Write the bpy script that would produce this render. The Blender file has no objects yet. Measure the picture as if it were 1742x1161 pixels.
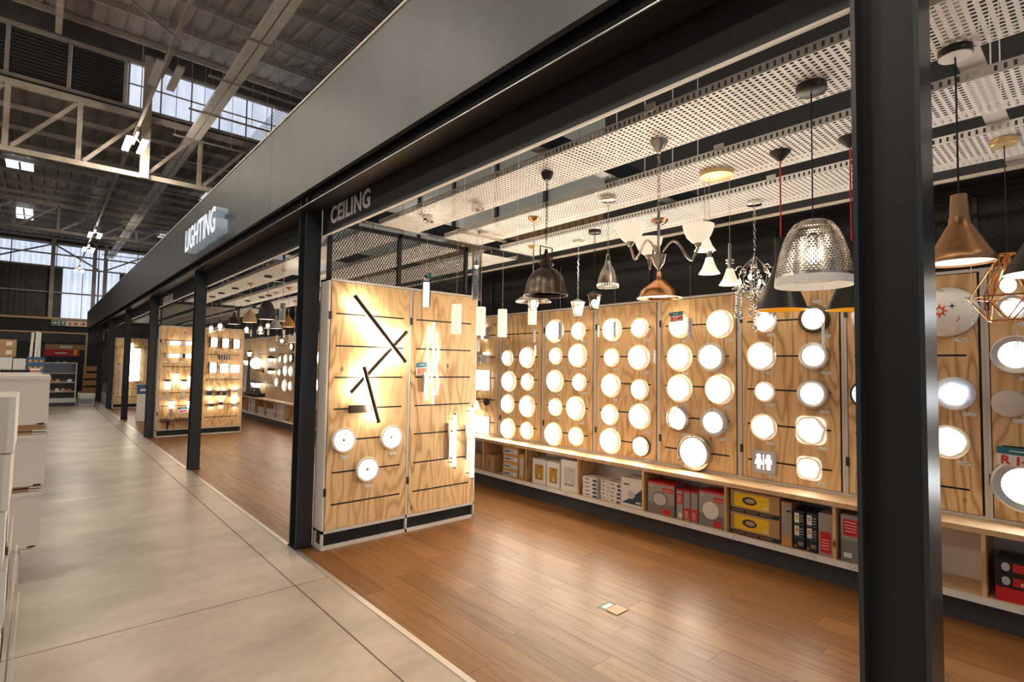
import bpy, math, random
from mathutils import Matrix, Vector
random.seed(7)
R_ = math.radians
S = bpy.context.scene
C = S.collection

# ------------------------------------------------------------------ camera
f_px, yaw, pit, rol, eye = 903.42, 0.72587, 0.04712, 0.01519, 1.6187
cam = bpy.data.objects.new('camera', bpy.data.cameras.new('camera'))
C.objects.link(cam)
Fw = Vector((math.sin(yaw)*math.cos(pit), math.cos(yaw)*math.cos(pit), math.sin(pit)))
Rt0 = Vector((math.cos(yaw), -math.sin(yaw), 0)); Up0 = Rt0.cross(Fw)
Rt = Rt0*math.cos(rol) + Up0*math.sin(rol); Up = Up0*math.cos(rol) - Rt0*math.sin(rol)
cam.matrix_world = Matrix(((Rt.x, Up.x, -Fw.x, 0), (Rt.y, Up.y, -Fw.y, 0), (Rt.z, Up.z, -Fw.z, eye), (0, 0, 0, 1)))
cam.data.sensor_width = 36; cam.data.lens = f_px/1742*36; cam.data.clip_start = 0.02; cam.data.clip_end = 300
S.camera = cam

# ------------------------------------------------------------------ world, exposure
S.view_settings.view_transform = 'Standard'; S.view_settings.look = 'None'
S.view_settings.gamma = 1; S.view_settings.use_curve_mapping = False
S.view_settings.exposure = 1.45
w = bpy.data.worlds.new('world'); S.world = w; w.use_nodes = True
w.node_tree.nodes['Background'].inputs[0].default_value = (0.80, 0.88, 1.0, 1)
w.node_tree.nodes['Background'].inputs[1].default_value = 0.10

# light levels of the lamps, seen and added
DOME = 9.5          # wall and ceiling fittings
BULB = 13.0         # naked or glass-covered bulbs
HIGHBAY = 38.0      # twin tubes under the hall roof
DAY = 0.32          # daylight in the translucent sheeting

# ------------------------------------------------------------------ materials
MATS = {}
def mat(name, col=(.8, .8, .8), rough=.5, metal=0.0, emit=None, es=0.0, spec=None, trans=0.0, alpha=1.0, coat=0.0):
    m = bpy.data.materials.new(name); m.use_nodes = True
    b = m.node_tree.nodes['Principled BSDF']
    b.inputs['Base Color'].default_value = (*col, 1); b.inputs['Roughness'].default_value = rough
    b.inputs['Metallic'].default_value = metal
    if emit: b.inputs['Emission Color'].default_value = (*emit, 1); b.inputs['Emission Strength'].default_value = es
    if spec is not None: b.inputs['Specular IOR Level'].default_value = spec
    if trans: b.inputs['Transmission Weight'].default_value = trans
    if coat: b.inputs['Coat Weight'].default_value = coat
    MATS[name] = m
    return m
class NT:
    def __init__(s, m): s.t = m.node_tree; s.b = s.t.nodes['Principled BSDF']
    def n(s, kind, **kw):
        x = s.t.nodes.new('ShaderNode'+kind)
        for k, v in kw.items():
            if k in x.inputs: x.inputs[k].default_value = v
            else: setattr(x, k, v)
        return x
    def l(s, a, b): s.t.links.new(a, b)
    def coords(s, scale=(1, 1, 1), out='Object', jitter=True):
        tc = s.n('TexCoord'); mp = s.n('Mapping'); mp.inputs['Scale'].default_value = scale
        src = tc.outputs[out]
        if jitter:
            oi = s.n('ObjectInfo'); mu = s.n('Math', operation='MULTIPLY'); mu.inputs[1].default_value = 37.0
            s.l(oi.outputs['Random'], mu.inputs[0])
            ad = s.n('VectorMath', operation='ADD'); s.l(src, ad.inputs[0]); s.l(mu.outputs[0], ad.inputs[1]); src = ad.outputs[0]
        s.l(src, mp.inputs['Vector']); return mp.outputs[0]
    def ramp(s, fac, stops):
        r = s.n('ValToRGB'); e = r.color_ramp.elements
        while len(e) < len(stops): e.new(0.5)
        for q, (p, c) in zip(e, stops): q.position = p; q.color = (*c, 1) if len(c) == 3 else c
        s.l(fac, r.inputs[0]); return r.outputs[0]
    def mix(s, a, b, fac, mode='MIX'):
        x = s.n('Mix', data_type='RGBA', blend_type=mode)
        for sock, v in ((x.inputs[0], fac), (x.inputs[6], a), (x.inputs[7], b)):
            if hasattr(v, 'is_output'): s.l(v, sock)
            elif isinstance(v, (int, float)): sock.default_value = v
            else: sock.default_value = (*v, 1)
        return x.outputs[2]

def plywood(name, light, dark):
    # rotary-cut veneer: contour lines of a stretched noise give the cathedral grain
    m = mat(name, rough=.5); t = NT(m)
    nz = t.n('TexNoise', Scale=1.9, Detail=2.0, Roughness=.45); t.l(t.coords((1.9, 1.0, .42)), nz.inputs['Vector'])
    mu = t.n('Math', operation='MULTIPLY'); mu.inputs[1].default_value = 80.0; t.l(nz.outputs['Fac'], mu.inputs[0])
    sn = t.n('Math', operation='SINE'); t.l(mu.outputs[0], sn.inputs[0])
    mr = t.n('MapRange'); mr.inputs[1].default_value = -1; mr.inputs[2].default_value = 1; t.l(sn.outputs[0], mr.inputs[0])
    mid = tuple((a*2+b)/3 for a, b in zip(light, dark))
    base = t.ramp(mr.outputs[0], [(0, dark), (.30, mid), (.62, light), (1, tuple(min(1, c*1.05) for c in light))])
    fine = t.n('TexNoise', Scale=60.0, Detail=3.0); t.l(t.coords((1, 1, .03)), fine.inputs['Vector'])
    fr = t.ramp(fine.outputs['Fac'], [(.3, (.86, .83, .78)), (.7, (1, 1, 1))])
    c = t.mix(base, fr, .8, 'MULTIPLY')
    lo = t.n('TexNoise', Scale=1.1, Detail=2.0); t.l(t.coords((1.4, 1, .5)), lo.inputs['Vector'])
    c = t.mix(c, light, t.ramp(lo.outputs['Fac'], [(.42, (0, 0, 0)), (.68, (.75, .75, .75))]))
    vo = t.n('TexVoronoi', Scale=2.6); t.l(t.coords((1.7, 1.7, 1.0)), vo.inputs['Vector'])
    kn = t.ramp(vo.outputs['Distance'], [(.035, (1, 1, 1)), (.09, (0, 0, 0))])
    t.l(t.mix(c, (.15, .07, .03), kn), t.b.inputs['Base Color'])
    return m
plywood('plywood', (.80, .545, .28), (.53, .295, .115))
plywood('plywood_pale', (.70, .49, .28), (.56, .36, .19))

m = mat('plank', rough=.34, spec=.36); t = NT(m)
co = t.coords((14, .55, 1))
nz = t.n('TexNoise', Scale=3.0, Detail=5.0, Roughness=.6, Distortion=.6); t.l(co, nz.inputs['Vector'])
oi = t.n('ObjectInfo')
tone = t.ramp(oi.outputs['Random'], [(0, (.185, .078, .021)), (.5, (.228, .100, .028)), (1, (.272, .125, .038))])
gr = t.ramp(nz.outputs['Fac'], [(.28, (.62, .56, .50)), (.5, (.94, .92, .9)), (.72, (1.16, 1.13, 1.08))])
t.l(t.mix(tone, gr, 1.0, 'MULTIPLY'), t.b.inputs['Base Color'])
rr = t.ramp(nz.outputs['Fac'], [(.3, (.42,)*3), (.7, (.30,)*3)]); t.l(rr, t.b.inputs['Roughness'])

m = mat('concrete', rough=.3); t = NT(m)
co = t.coords((1, 1, 1), out='Object', jitter=False)
n1 = t.n('TexNoise', Scale=1.5, Detail=5.0, Roughness=.58); t.l(t.coords((.7, 1.3, 1), jitter=False), n1.inputs['Vector'])
n2 = t.n('TexNoise', Scale=14.0, Detail=4.0); t.l(co, n2.inputs['Vector'])
c = t.ramp(n1.outputs['Fac'], [(.28, (.36, .30, .25)), (.5, (.47, .40, .345)), (.72, (.60, .525, .46))])
d = t.ramp(n2.outputs['Fac'], [(.2, (.90, .89, .88)), (.8, (1.04, 1.04, 1.04))])
t.l(t.mix(c, d, 1.0, 'MULTIPLY'), t.b.inputs['Base Color'])
n3 = t.n('TexNoise', Scale=1.6, Detail=3.0); t.l(co, n3.inputs['Vector'])
t.l(t.ramp(n3.outputs['Fac'], [(.25, (.39,)*3), (.75, (.285,)*3)]), t.b.inputs['Roughness'])

m = mat('fascia_paint', rough=.42); t = NT(m)
n1 = t.n('TexNoise', Scale=3.0, Detail=6.0, Roughness=.65); t.l(t.coords((1, 1, .5), jitter=False), n1.inputs['Vector'])
t.l(t.ramp(n1.outputs['Fac'], [(.3, (.080, .081, .081)), (.7, (.104, .105, .105))]), t.b.inputs['Base Color'])

def speckled(name, a, b, scale, rough, metal=0.0, stretch=(1, 1, 1)):
    m = mat(name, rough=rough, metal=metal); t = NT(m)
    n1 = t.n('TexNoise', Scale=scale, Detail=5.0, Roughness=.6); t.l(t.coords(stretch), n1.inputs['Vector'])
    t.l(t.ramp(n1.outputs['Fac'], [(.32, a), (.68, b)]), t.b.inputs['Base Color']); return m
speckled('roof_sheet', (.10, .085, .072), (.19, .165, .14), 1.3, .6, stretch=(1, .25, 1))
speckled('roof_sheet_pale', (.20, .175, .15), (.34, .30, .26), 1.1, .6, stretch=(1, .3, 1))
speckled('roof_steel', (.26, .22, .19), (.40, .35, .30), 3, .55)
speckled('galvanised', (.56, .53, .49), (.74, .71, .67), 5, .38, .15)
speckled('tray_white', (.82, .81, .79), (.88, .87, .85), 3, .5, .0)
speckled('brown_card', (.42, .255, .125), (.50, .31, .16), 6, .8)
speckled('slat_wood', (.20, .105, .045), (.34, .19, .085), 4, .6, stretch=(1, 1, .2))
speckled('cladding_dark', (.05, .045, .042), (.085, .075, .068), 2, .6)
mat('black_steel', (.008, .008, .009), .5)
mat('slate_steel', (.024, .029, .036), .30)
mat('black_paint', (.012, .012, .013), .55)
mat('wall_black', (.014, .015, .017), .6)
mat('black_mesh', (.008, .008, .008), .5)
mat('joint', (.05, .035, .028), .8)
mat('frame_white', (.62, .58, .55), .45)
mat('white_paint', (.80, .78, .75), .45)
mat('white_card', (.78, .76, .73), .6)
mat('carton_white', (.66, .62, .58), .65)
mat('trim_white', (.75, .68, .60), .4)
mat('aluminium', (.66, .64, .62), .35, .8)
mat('chrome', (.80, .78, .76), .12, 1.0)
mat('nickel', (.62, .57, .51), .25, 1.0)
mat('brushed', (.60, .56, .52), .3, 1.0)
mat('copper', (.70, .36, .16), .24, 1.0)
mat('brass', (.72, .52, .27), .42, 1.0)
mat('copper_satin', (.56, .31, .15), .36, 1.0)
mat('dark_bronze', (.085, .06, .045), .32, .8)
mat('cap_black', (.02, .018, .017), .4)
mat('matte_black', (.034, .031, .030), .38)
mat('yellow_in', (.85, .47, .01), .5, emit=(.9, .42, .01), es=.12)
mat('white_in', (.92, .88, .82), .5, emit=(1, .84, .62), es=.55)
mat('shade_glass', (.9, .87, .83), .35, emit=(1, .82, .58), es=.26)
mat('red_cable', (.75, .05, .03), .5)
mat('cord', (.55, .48, .40), .5)
mat('cord_black', (.012, .012, .012), .5)
mat('wood_turned', (.52, .29, .13), .45)
mat('wood_orange', (.55, .24, .05), .4)
mat('wood_pale', (.55, .36, .20), .45)
mat('grey_shade', (.42, .42, .42), .4)
mat('white_shade', (.82, .80, .77), .4)
mat('kick_grey', (.045, .047, .052), .5)
mat('letter', (.80, .75, .70), .5)
mat('sign_lit', (.9, .93, 1.0), .4, emit=(.80, .90, 1.0), es=.25)
mat('sign_side', (.55, .62, .70), .4, emit=(.6, .8, 1.0), es=.05)
mat('teal', (.02, .17, .22), .5)
mat('orange_ink', (.75, .16, .02), .5)
mat('red_ink', (.62, .04, .02), .5)
mat('dark_ink', (.03, .03, .035), .6)
mat('slot_black', (.006, .005, .004), .7)
mat('red_card', (.60, .015, .02), .45)
mat('silver_card', (.36, .35, .34), .38, .3)
mat('grey_card', (.20, .20, .20), .4)
mat('black_card', (.014, .016, .02), .4)
mat('yellow_card', (.85, .58, .01), .5)
mat('gold_card', (.50, .27, .02), .5)
mat('navy_card', (.02, .055, .12), .5)
mat('orange_card', (.62, .33, .07), .55)
mat('pale_grey', (.55, .56, .58), .5)
mat('green_sign', (.01, .17, .10), .5)
mat('cream_sign', (.78, .72, .60), .5)
mat('blue_item', (.05, .12, .30), .5)
mat('glassy_grey', (.42, .46, .46), .2)
mat('mullion', (.02, .02, .02), .5)
mat('opal_off', (.72, .68, .64), .35)
mat('opal', (.93, .85, .72), .3, emit=(1.0, .83, .60), es=DOME)
mat('opal_soft', (.94, .88, .78), .3, emit=(1.0, .86, .68), es=DOME*.55)
mat('opal_cool', (.95, .97, 1.0), .3, emit=(.86, .94, 1.0), es=DOME*.55)
mat('opal_cool_soft', (.9, .95, 1.0), .3, emit=(.70, .84, 1.0), es=DOME*.17)
mat('led', (1, 1, 1), .3, emit=(1.0, .86, .66), es=DOME*3.0)
mat('led_white', (1, 1, 1), .3, emit=(1.0, .90, .76), es=DOME*.24)
mat('led_tube', (1, 1, 1), .3, emit=(1.0, .94, .85), es=DOME*.28)
mat('pictogram', (1, 1, 1), .3, emit=(.9, .95, 1.0), es=.55)
mat('led_spot', (1, 1, 1), .3, emit=(1.0, .86, .66), es=DOME*1.1)
mat('led_soft', (1, 1, 1), .3, emit=(1.0, .95, .88), es=DOME*.13)
mat('bulb', (1, 1, 1), .3, emit=(1.0, .80, .52), es=BULB)
mat('bulb_soft', (1, 1, 1), .3, emit=(1.0, .86, .66), es=BULB*.5)
mat('tube_on', (1, 1, 1), .3, emit=(1.0, .88, .70), es=HIGHBAY)
mat('tube_off', (.6, .6, .58), .4)
m = mat('daylight', (.7, .78, .9), .5); t = NT(m)
n1 = t.n('TexNoise', Scale=3.0, Detail=4.0); t.l(t.coords((2, 2, .25)), n1.inputs['Vector'])
t.l(t.ramp(n1.outputs['Fac'], [(.3, (.50, .58, .74)), (.7, (.74, .82, .98))]), t.b.inputs['Emission Color'])
t.b.inputs['Emission Strength'].default_value = DAY
mat('skylight', (.8, .85, .9), .5, emit=(.85, .92, 1.0), es=.5)
def glassy(name, tint, gl=.12):
    m = bpy.data.materials.new(name); m.use_nodes = True; t = m.node_tree
    t.nodes.remove(t.nodes['Principled BSDF']); out = t.nodes['Material Output']
    tr = t.nodes.new('ShaderNodeBsdfTransparent'); tr.inputs[0].default_value = (*tint, 1)
    g = t.nodes.new('ShaderNodeBsdfGlossy'); g.inputs['Roughness'].default_value = .06
    lw = t.nodes.new('ShaderNodeLayerWeight'); lw.inputs[0].default_value = .35
    ad = t.nodes.new('ShaderNodeMath'); ad.operation = 'MULTIPLY_ADD'; ad.inputs[1].default_value = .75; ad.inputs[2].default_value = gl
    t.links.new(lw.outputs['Facing'], ad.inputs[0])
    mx = t.nodes.new('ShaderNodeMixShader'); t.links.new(ad.outputs[0], mx.inputs[0])
    t.links.new(tr.outputs[0], mx.inputs[1]); t.links.new(g.outputs[0], mx.inputs[2]); t.links.new(mx.outputs[0], out.inputs[0])
    MATS[name] = m
glassy('glass', (.96, .95, .93)); glassy('glass_smoke', (.72, .62, .52)); glassy('crystal', (.95, .95, .95), .6); glassy('glass_bubble', (.8, .8, .8), .3)
# printed price cards: dark lettering-like marks on white
m = mat('print_card', (.8, .8, .78), .6); t = NT(m)
bk = t.n('TexBrick', Scale=1.0, **{'Mortar Size': .0, 'Brick Width': .012, 'Row Height': .008, 'Color1': (.05, .05, .05, 1), 'Color2': (.85, .84, .82, 1)})
t.l(t.coords((1, 1, 1), jitter=True), bk.inputs['Vector'])
n1 = t.n('TexNoise', Scale=120.0, Detail=1.0); t.l(t.coords((1, 1, 1.6)), n1.inputs['Vector'])
t.l(t.ramp(n1.outputs['Fac'], [(.36, (.10, .10, .10)), (.44, (.82, .81, .79))]), t.b.inputs['Base Color'])

# ------------------------------------------------------------------ mesh helpers
class MB:
    def __init__(s): s.v = []; s.f = []
    def add(s, vs, fs):
        o = len(s.v); s.v += [tuple(v) for v in vs]; s.f += [tuple(i+o for i in f) for f in fs]; return s
    def box(s, x0, x1, y0, y1, z0, z1):
        return s.add([(x0, y0, z0), (x1, y0, z0), (x1, y1, z0), (x0, y1, z0), (x0, y0, z1), (x1, y0, z1), (x1, y1, z1), (x0, y1, z1)],
                     [(0, 3, 2, 1), (4, 5, 6, 7), (0, 1, 5, 4), (1, 2, 6, 5), (2, 3, 7, 6), (3, 0, 4, 7)])
    def bar(s, a, b, wd, ht=None, up=(0, 0, 1)):
        ht = ht or wd; a, b = Vector(a), Vector(b); d = (b-a).normalized(); u = Vector(up)
        if abs(d.dot(u)) > .98: u = Vector((1, 0, 0))
        x = d.cross(u).normalized()*wd/2; z = x.cross(d).normalized()*ht/2
        vs = [p+q for p in (a, b) for q in (-x-z, x-z, x+z, -x+z)]
        return s.add(vs, [(0, 1, 2, 3), (7, 6, 5, 4), (0, 4, 5, 1), (1, 5, 6, 2), (2, 6, 7, 3), (3, 7, 4, 0)])
    def tube(s, pts, r, n=6, r2=None):
        pts = [Vector(p) for p in pts]; rs = []
        k = len(pts); fs = []; vs = []; px = None
        for i, p in enumerate(pts):
            d = (pts[min(i+1, k-1)]-pts[max(i-1, 0)]).normalized()
            if px is None:
                u = Vector((0, 0, 1)) if abs(d.z) < .9 else Vector((1, 0, 0)); px = d.cross(u).normalized()
            else: px = (px-d*px.dot(d)).normalized()
            q = d.cross(px); rad = r if r2 is None else r+(r2-r)*i/(k-1)
            vs += [p+px*math.cos(2*math.pi*j/n)*rad+q*math.sin(2*math.pi*j/n)*rad for j in range(n)]
        for i in range(k-1):
            for j in range(n):
                a, b = i*n+j, i*n+(j+1) % n; fs.append((a, b, b+n, a+n))
        fs.append(tuple(range(n-1, -1, -1))); fs.append(tuple((k-1)*n+j for j in range(n)))
        return s.add(vs, fs)
    def lathe(s, prof, n=24, c=(0, 0, 0), axis='z', power=None):
        # prof: (r, h) pairs; axis 'z' up or '-y' out of a wall; power>2 makes rounded squares
        vs = []; fs = []
        for r, h in prof:
            for j in range(n):
                a = 2*math.pi*(j+.5)/n; ca, sa = math.cos(a), math.sin(a)
                k = 1.0 if not power else (abs(ca)**power+abs(sa)**power)**(-1/power)
                x, y = r*ca*k, r*sa*k
                vs.append((c[0]+x, c[1]+y, c[2]+h) if axis == 'z' else (c[0]+x, c[1]-h, c[2]+y))
        for i in range(len(prof)-1):
            for j in range(n):
                a, b = i*n+j, i*n+(j+1) % n; fs.append((a, b, b+n, a+n))
        if prof[0][0] > 1e-6: fs.append(tuple(range(n-1, -1, -1)))
        if prof[-1][0] > 1e-6: fs.append(tuple((len(prof)-1)*n+j for j in range(n)))
        return s.add(vs, fs)
    def shell(s, prof, n=28, th=.003, c=(0, 0, 0)):
        # open lathe with thickness: outside then back up the inside, no caps
        inner = [(max(r-th, 1e-4), h) for r, h in reversed(prof)]
        full = prof+inner; vs = []; fs = []
        for r, h in full:
            vs += [(c[0]+r*math.cos(2*math.pi*j/n), c[1]+r*math.sin(2*math.pi*j/n), c[2]+h) for j in range(n)]
        for i in range(len(full)-1):
            for j in range(n):
                a, b = i*n+j, i*n+(j+1) % n; fs.append((a, b, b+n, a+n))
        return s.add(vs, fs)
    def ball(s, c, r, n=12, k=7, sz=1.0):
        return s.lathe([(max(r*math.sin(math.pi*i/k), 1e-5 if i in (0, k) else 0), -r*sz*math.cos(math.pi*i/k)) for i in range(k+1)], n, c)
    def prism(s, poly, y0, y1):   # poly of (x, z)
        n = len(poly); vs = [(x, y0, z) for x, z in poly]+[(x, y1, z) for x, z in poly]
        return s.add(vs, [tuple(range(n)), tuple(range(2*n-1, n-1, -1))]+[(i, i+n, (i+1) % n+n, (i+1) % n) for i in range(n)])
    def mesh(s, name, material, smooth=False):
        me = bpy.data.meshes.new(name); me.from_pydata(s.v, [], s.f)
        if smooth:
            me.polygons.foreach_set('use_smooth', [True]*len(me.polygons)); me.set_sharp_from_angle(angle=R_(40))
        me.materials.append(MATS[material]); me.update(); return me
    def build(s, name, material, parent=None, smooth=False, loc=(0, 0, 0), rz=0.0):
        return put(name, s.mesh(name, material, smooth), parent, loc, rz)
def put(name, me, parent=None, loc=(0, 0, 0), rz=0.0, scale=None):
    o = bpy.data.objects.new(name, me); C.objects.link(o); o.parent = parent
    o.location = loc; o.rotation_euler = (0, 0, rz)
    if scale: o.scale = scale
    return o
def tag(o, label=None, cat=None, group=None, kind=None):
    if label: o['label'] = label
    if cat: o['category'] = cat
    if group: o['group'] = group
    if kind: o['kind'] = kind
    return o
def thing(name, label, cat, loc=(0, 0, 0), rz=0.0, group=None):
    return tag(put(name, None, None, loc, rz), label, cat, group)
CACHE = {}
def shared(key, fn):
    if key not in CACHE: CACHE[key] = fn()
    return CACHE[key]
def letters(name, body, size, material, parent, loc, rot, extrude=.002, bold=0.0, sx=1.0, align='LEFT', spacing=1.0):
    cu = bpy.data.curves.new(name, 'FONT'); cu.body = body; cu.size = size; cu.extrude = extrude; cu.offset = bold
    cu.align_x = align; cu.space_character = spacing
    tmp = bpy.data.objects.new(name, cu); C.objects.link(tmp)
    dg = bpy.context.evaluated_depsgraph_get(); me = bpy.data.meshes.new_from_object(tmp.evaluated_get(dg))
    bpy.data.objects.remove(tmp); bpy.data.curves.remove(cu)
    me.materials.clear(); me.materials.append(MATS[material])
    o = put(name, me, parent, loc); o.rotation_euler = rot; o.scale = (sx, 1, 1); return o
FRONT = (R_(90), 0, 0)            # reads from -y
SIDE = (R_(90), 0, R_(-90))       # reads from the aisle (-x)
WALLROT = R_(-90)                 # turns a -y facing fitting to face -x

# world positions of the building grid
XF, XB, PW, Y0 = 1.72, 4.7825, .845, 5.631
COLY = [.318+4.4*i for i in range(8)]
DIVY = [4.554, 13.354, 22.154]
TRAYZ = 2.9
TRAYS = [(2.28, 2.70), (3.00, 3.45), (3.74, 4.24)]

# ================================================================== the setting
def struct(o): o['kind'] = 'structure'; return o
# concrete aisle: slabs with open joints over a dark bed
fl = struct(MB().box(-26, 1.70, -8, 52, -.10, -.012).build('floor', 'joint'))
ys = [-3.89+3.93*i for i in range(15)]
for i in range(14):
    for x0, x1 in ((1.462, 1.70), (-4.4, 1.452), (-10.4, -4.41), (-26, -10.41)):
        MB().box(x0, x1, ys[i]+.005, ys[i+1]-.005, -.012, 0).build('slab', 'concrete', fl)
tr = struct(MB().box(1.70, 1.738, -4, 34, -.06, .004).build('trim_1', 'aluminium'))
# timber-look planks of the shop floor
wf = struct(MB().box(1.738, 9, -4, 52, -.10, -.012).build('floor', 'joint'))
PWD, PLN = .183, 1.22
far = MB(); cnt = 0
pk = [MB().box(0, PWD-.0016, 0, PLN-.0016, -.012, 0).mesh('plank', 'plank') for _ in range(1)][0]
for i in range(16):
    off = (i*.437) % 1.0*PLN
    y = -2.6-off
    while y < 33:
        if y+PLN > -.9 and y < 14.5 and cnt < 295:
            put('plank', pk, wf, (1.74+i*PWD, y, 0)); cnt += 1
        else: far.box(1.74+i*PWD, 1.74+(i+1)*PWD-.0016, y, y+PLN-.0016, -.012, 0)
        y += PLN
tag(far.build('plank', 'plank', wf), kind='stuff')

# floor socket lid in the planks, half open
t0 = thing('floor_socket', 'small open floor socket lid set in the wood floor', 'floor socket', (2.948, 2.263, 0), R_(0))
MB().box(-.065, .065, -.085, .085, -.005, .0006).build('recess', 'cap_black', t0)
MB().box(-.058, .062, -.082, .012, .0006, .005).build('lid', 'wood_turned', t0)
MB().box(-.04, .045, .028, .064, .0006, .0018).build('socket_plate', 'trim_white', t0)

# black back wall of the shop, kick rail and cladding
wb = struct(MB().box(4.86, 5.0, -4, 34, 0, 3.22).build('wall_back', 'wall_black'))
# expanded metal in front of the wall above the panels (diamond strands)
def diamonds(mb, w, h, pitch, rise, wd=.0022, dp=.002):
    # strands in the local xz plane from (0,0) to (w,h)
    k = h/rise*pitch
    n0 = int(math.ceil(-k/pitch))-1; n1 = int(w/pitch)+1
    for sgn in (1, -1):
        for i in range(n0, n1+1):
            x = i*pitch; a, b = (x, 0.0), (x+k, h)
            t0 = max(0, (0-a[0])/k); t1 = min(1, (w-a[0])/k)
            if t1 <= t0: continue
            p = [(a[0]+k*t, h*t) for t in (t0, t1)]
            if sgn < 0: p = [(w-q, z) for q, z in p]
            mb.bar((p[0][0], 0, p[0][1]), (p[1][0], 0, p[1][1]), wd, dp, (0, 1, 0))
    return mb
for i, (ya, yb) in enumerate(((-.7, 1.9), (1.95, 4.55), (4.6, 7.2), (13.6, 16.2))):
    scr = thing('expanded_mesh_screen', ('black expanded metal panel above the panels behind the right column', 'black expanded metal panel on black wall behind copper dome pendant', 'black expanded metal panel on black wall beyond the bar pendant trio', 'black expanded metal panel above outdoor wall lights seen past the far divider')[i], 'mesh panel', (4.84, yb, 2.36), WALLROT)
    tag(diamonds(MB(), yb-ya, .50, .028, .040, .005).build('strands', 'black_mesh', scr), kind='stuff')
    fr = MB()
    for x in (0, (yb-ya)/2, yb-ya): fr.box(x-.012, x+.012, -.012, .006, 0, .5)
    fr.box(0, yb-ya, -.012, .006, .49, .515); fr.build('frame', 'black_paint', scr)
# beam and pale rail under the last tray
struct(MB().box(4.62, 4.86, -2, 33, 2.93, 3.05).build('trim_2', 'black_paint'))
rl = thing('cable_rail', 'long pale conduit rail with joints under the black beam by the back wall', 'rail', (4.50, 0, 2.90))
for i in range(22): MB().box(0, .03, -1.0+i*.62, -.384+i*.62, 0, .018).build('segment', 'trim_white', rl)

# ---- portal: columns, beam, fascia, sign bands
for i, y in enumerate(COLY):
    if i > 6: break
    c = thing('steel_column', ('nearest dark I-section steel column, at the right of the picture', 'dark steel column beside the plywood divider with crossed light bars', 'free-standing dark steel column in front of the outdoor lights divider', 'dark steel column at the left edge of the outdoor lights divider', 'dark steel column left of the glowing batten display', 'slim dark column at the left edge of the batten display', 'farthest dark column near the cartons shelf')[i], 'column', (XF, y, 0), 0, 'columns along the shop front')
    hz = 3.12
    MB().box(0, .14, 0, .012, .012, hz).build('flange', 'slate_steel', c)  # flanges painted paler than the web, as the faces that catch light
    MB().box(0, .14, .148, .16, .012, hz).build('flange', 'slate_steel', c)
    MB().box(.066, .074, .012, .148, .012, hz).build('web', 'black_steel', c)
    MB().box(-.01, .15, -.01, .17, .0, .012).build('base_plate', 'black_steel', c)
bm = thing('steel_beam', 'long black steel beam under the grey fascia', 'beam', (0, 0, 0))
MB().box(1.672, 1.83, -4, 34, 2.985, 2.998).build('flange', 'black_steel', bm)
MB().box(1.72, 1.83, -4, 34, 3.16, 3.172).build('flange', 'black_steel', bm)
MB().box(1.752, 1.760, -4, 34, 2.998, 3.16).build('web', 'black_steel', bm)
MB().box(1.6708, 1.672, -4, 34, 2.9905, 2.9945).build('edge_strip', 'aluminium', bm)
fa = thing('fascia', 'tall grey fascia of flat boards running above the shop front', 'fascia', (0, 0, 0))
fy = [-4, -.2, 5.63, 11.5, 17.3, 23.1, 28.9, 33.8]
for a, b in zip(fy, fy[1:]): MB().box(1.678, 1.715, a+.002, b-.002, 3.124, 3.965).build('board', 'fascia_paint', fa)
MB().box(1.668, 1.735, -4, 33.8, 3.965, 3.982).build('cap_strip', 'trim_white', fa)
for i in range(-1, 7):
    ya = COLY[0]+4.4*i+.17; yb = COLY[0]+4.4*(i+1)-.01
    sb = thing('sign_band', ('black header board above the shop at the near right corner', 'black header board carrying the word CEILING', 'black header board between crossed-bar divider column and free-standing column', 'black header board carrying the word OUTDOOR', 'black header board just beyond the OUTDOOR header', 'black header board over the batten display bay', 'black header board second from the far end', 'black header board at the far end of the shop')[i+1], 'header board', (1.855, 0, 0), 0, 'header boards along the shop front')
    MB().box(.01, .04, ya, yb, 2.765, 3.16).build('board', 'black_paint', sb)
    MB().box(.004, .018, ya, yb, 2.754, 2.765).build('edge_trim', 'trim_white', sb)
    if i in (0, 2):
        txt, y_, z_, s_ = ('CEILING', 4.53, 2.845, .205) if i == 0 else ('OUTDOOR', 13.03, 2.785, .20)
        tx = letters('lettering', txt, s_, 'letter', sb, (.009, y_, z_), SIDE, .003, .005, .93 if i == 0 else 1.0, spacing=1.08)
lt = thing('lit_sign', 'glowing white raised letters LIGHTING on the grey fascia', 'sign', (1.678, 9.02, 3.225))
y = 0.0
for ch in 'LIGHTING':
    o = letters('letter', ch, .44, 'sign_lit', lt, (-.08, y, 0), SIDE, .068, .008, .92)
    o.data.materials.append(MATS['sign_side'])
    for p in o.data.polygons:
        if abs(p.normal.z) < .5: p.material_index = 1
    xs = [v.co.x for v in o.data.vertices]
    for v in o.data.vertices: v.co.x -= min(xs)
    y -= (max(xs)-min(xs))*.92+.035
sc_ = 1.80/(-y-.035); lt.scale = (1, sc_, 1)

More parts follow.
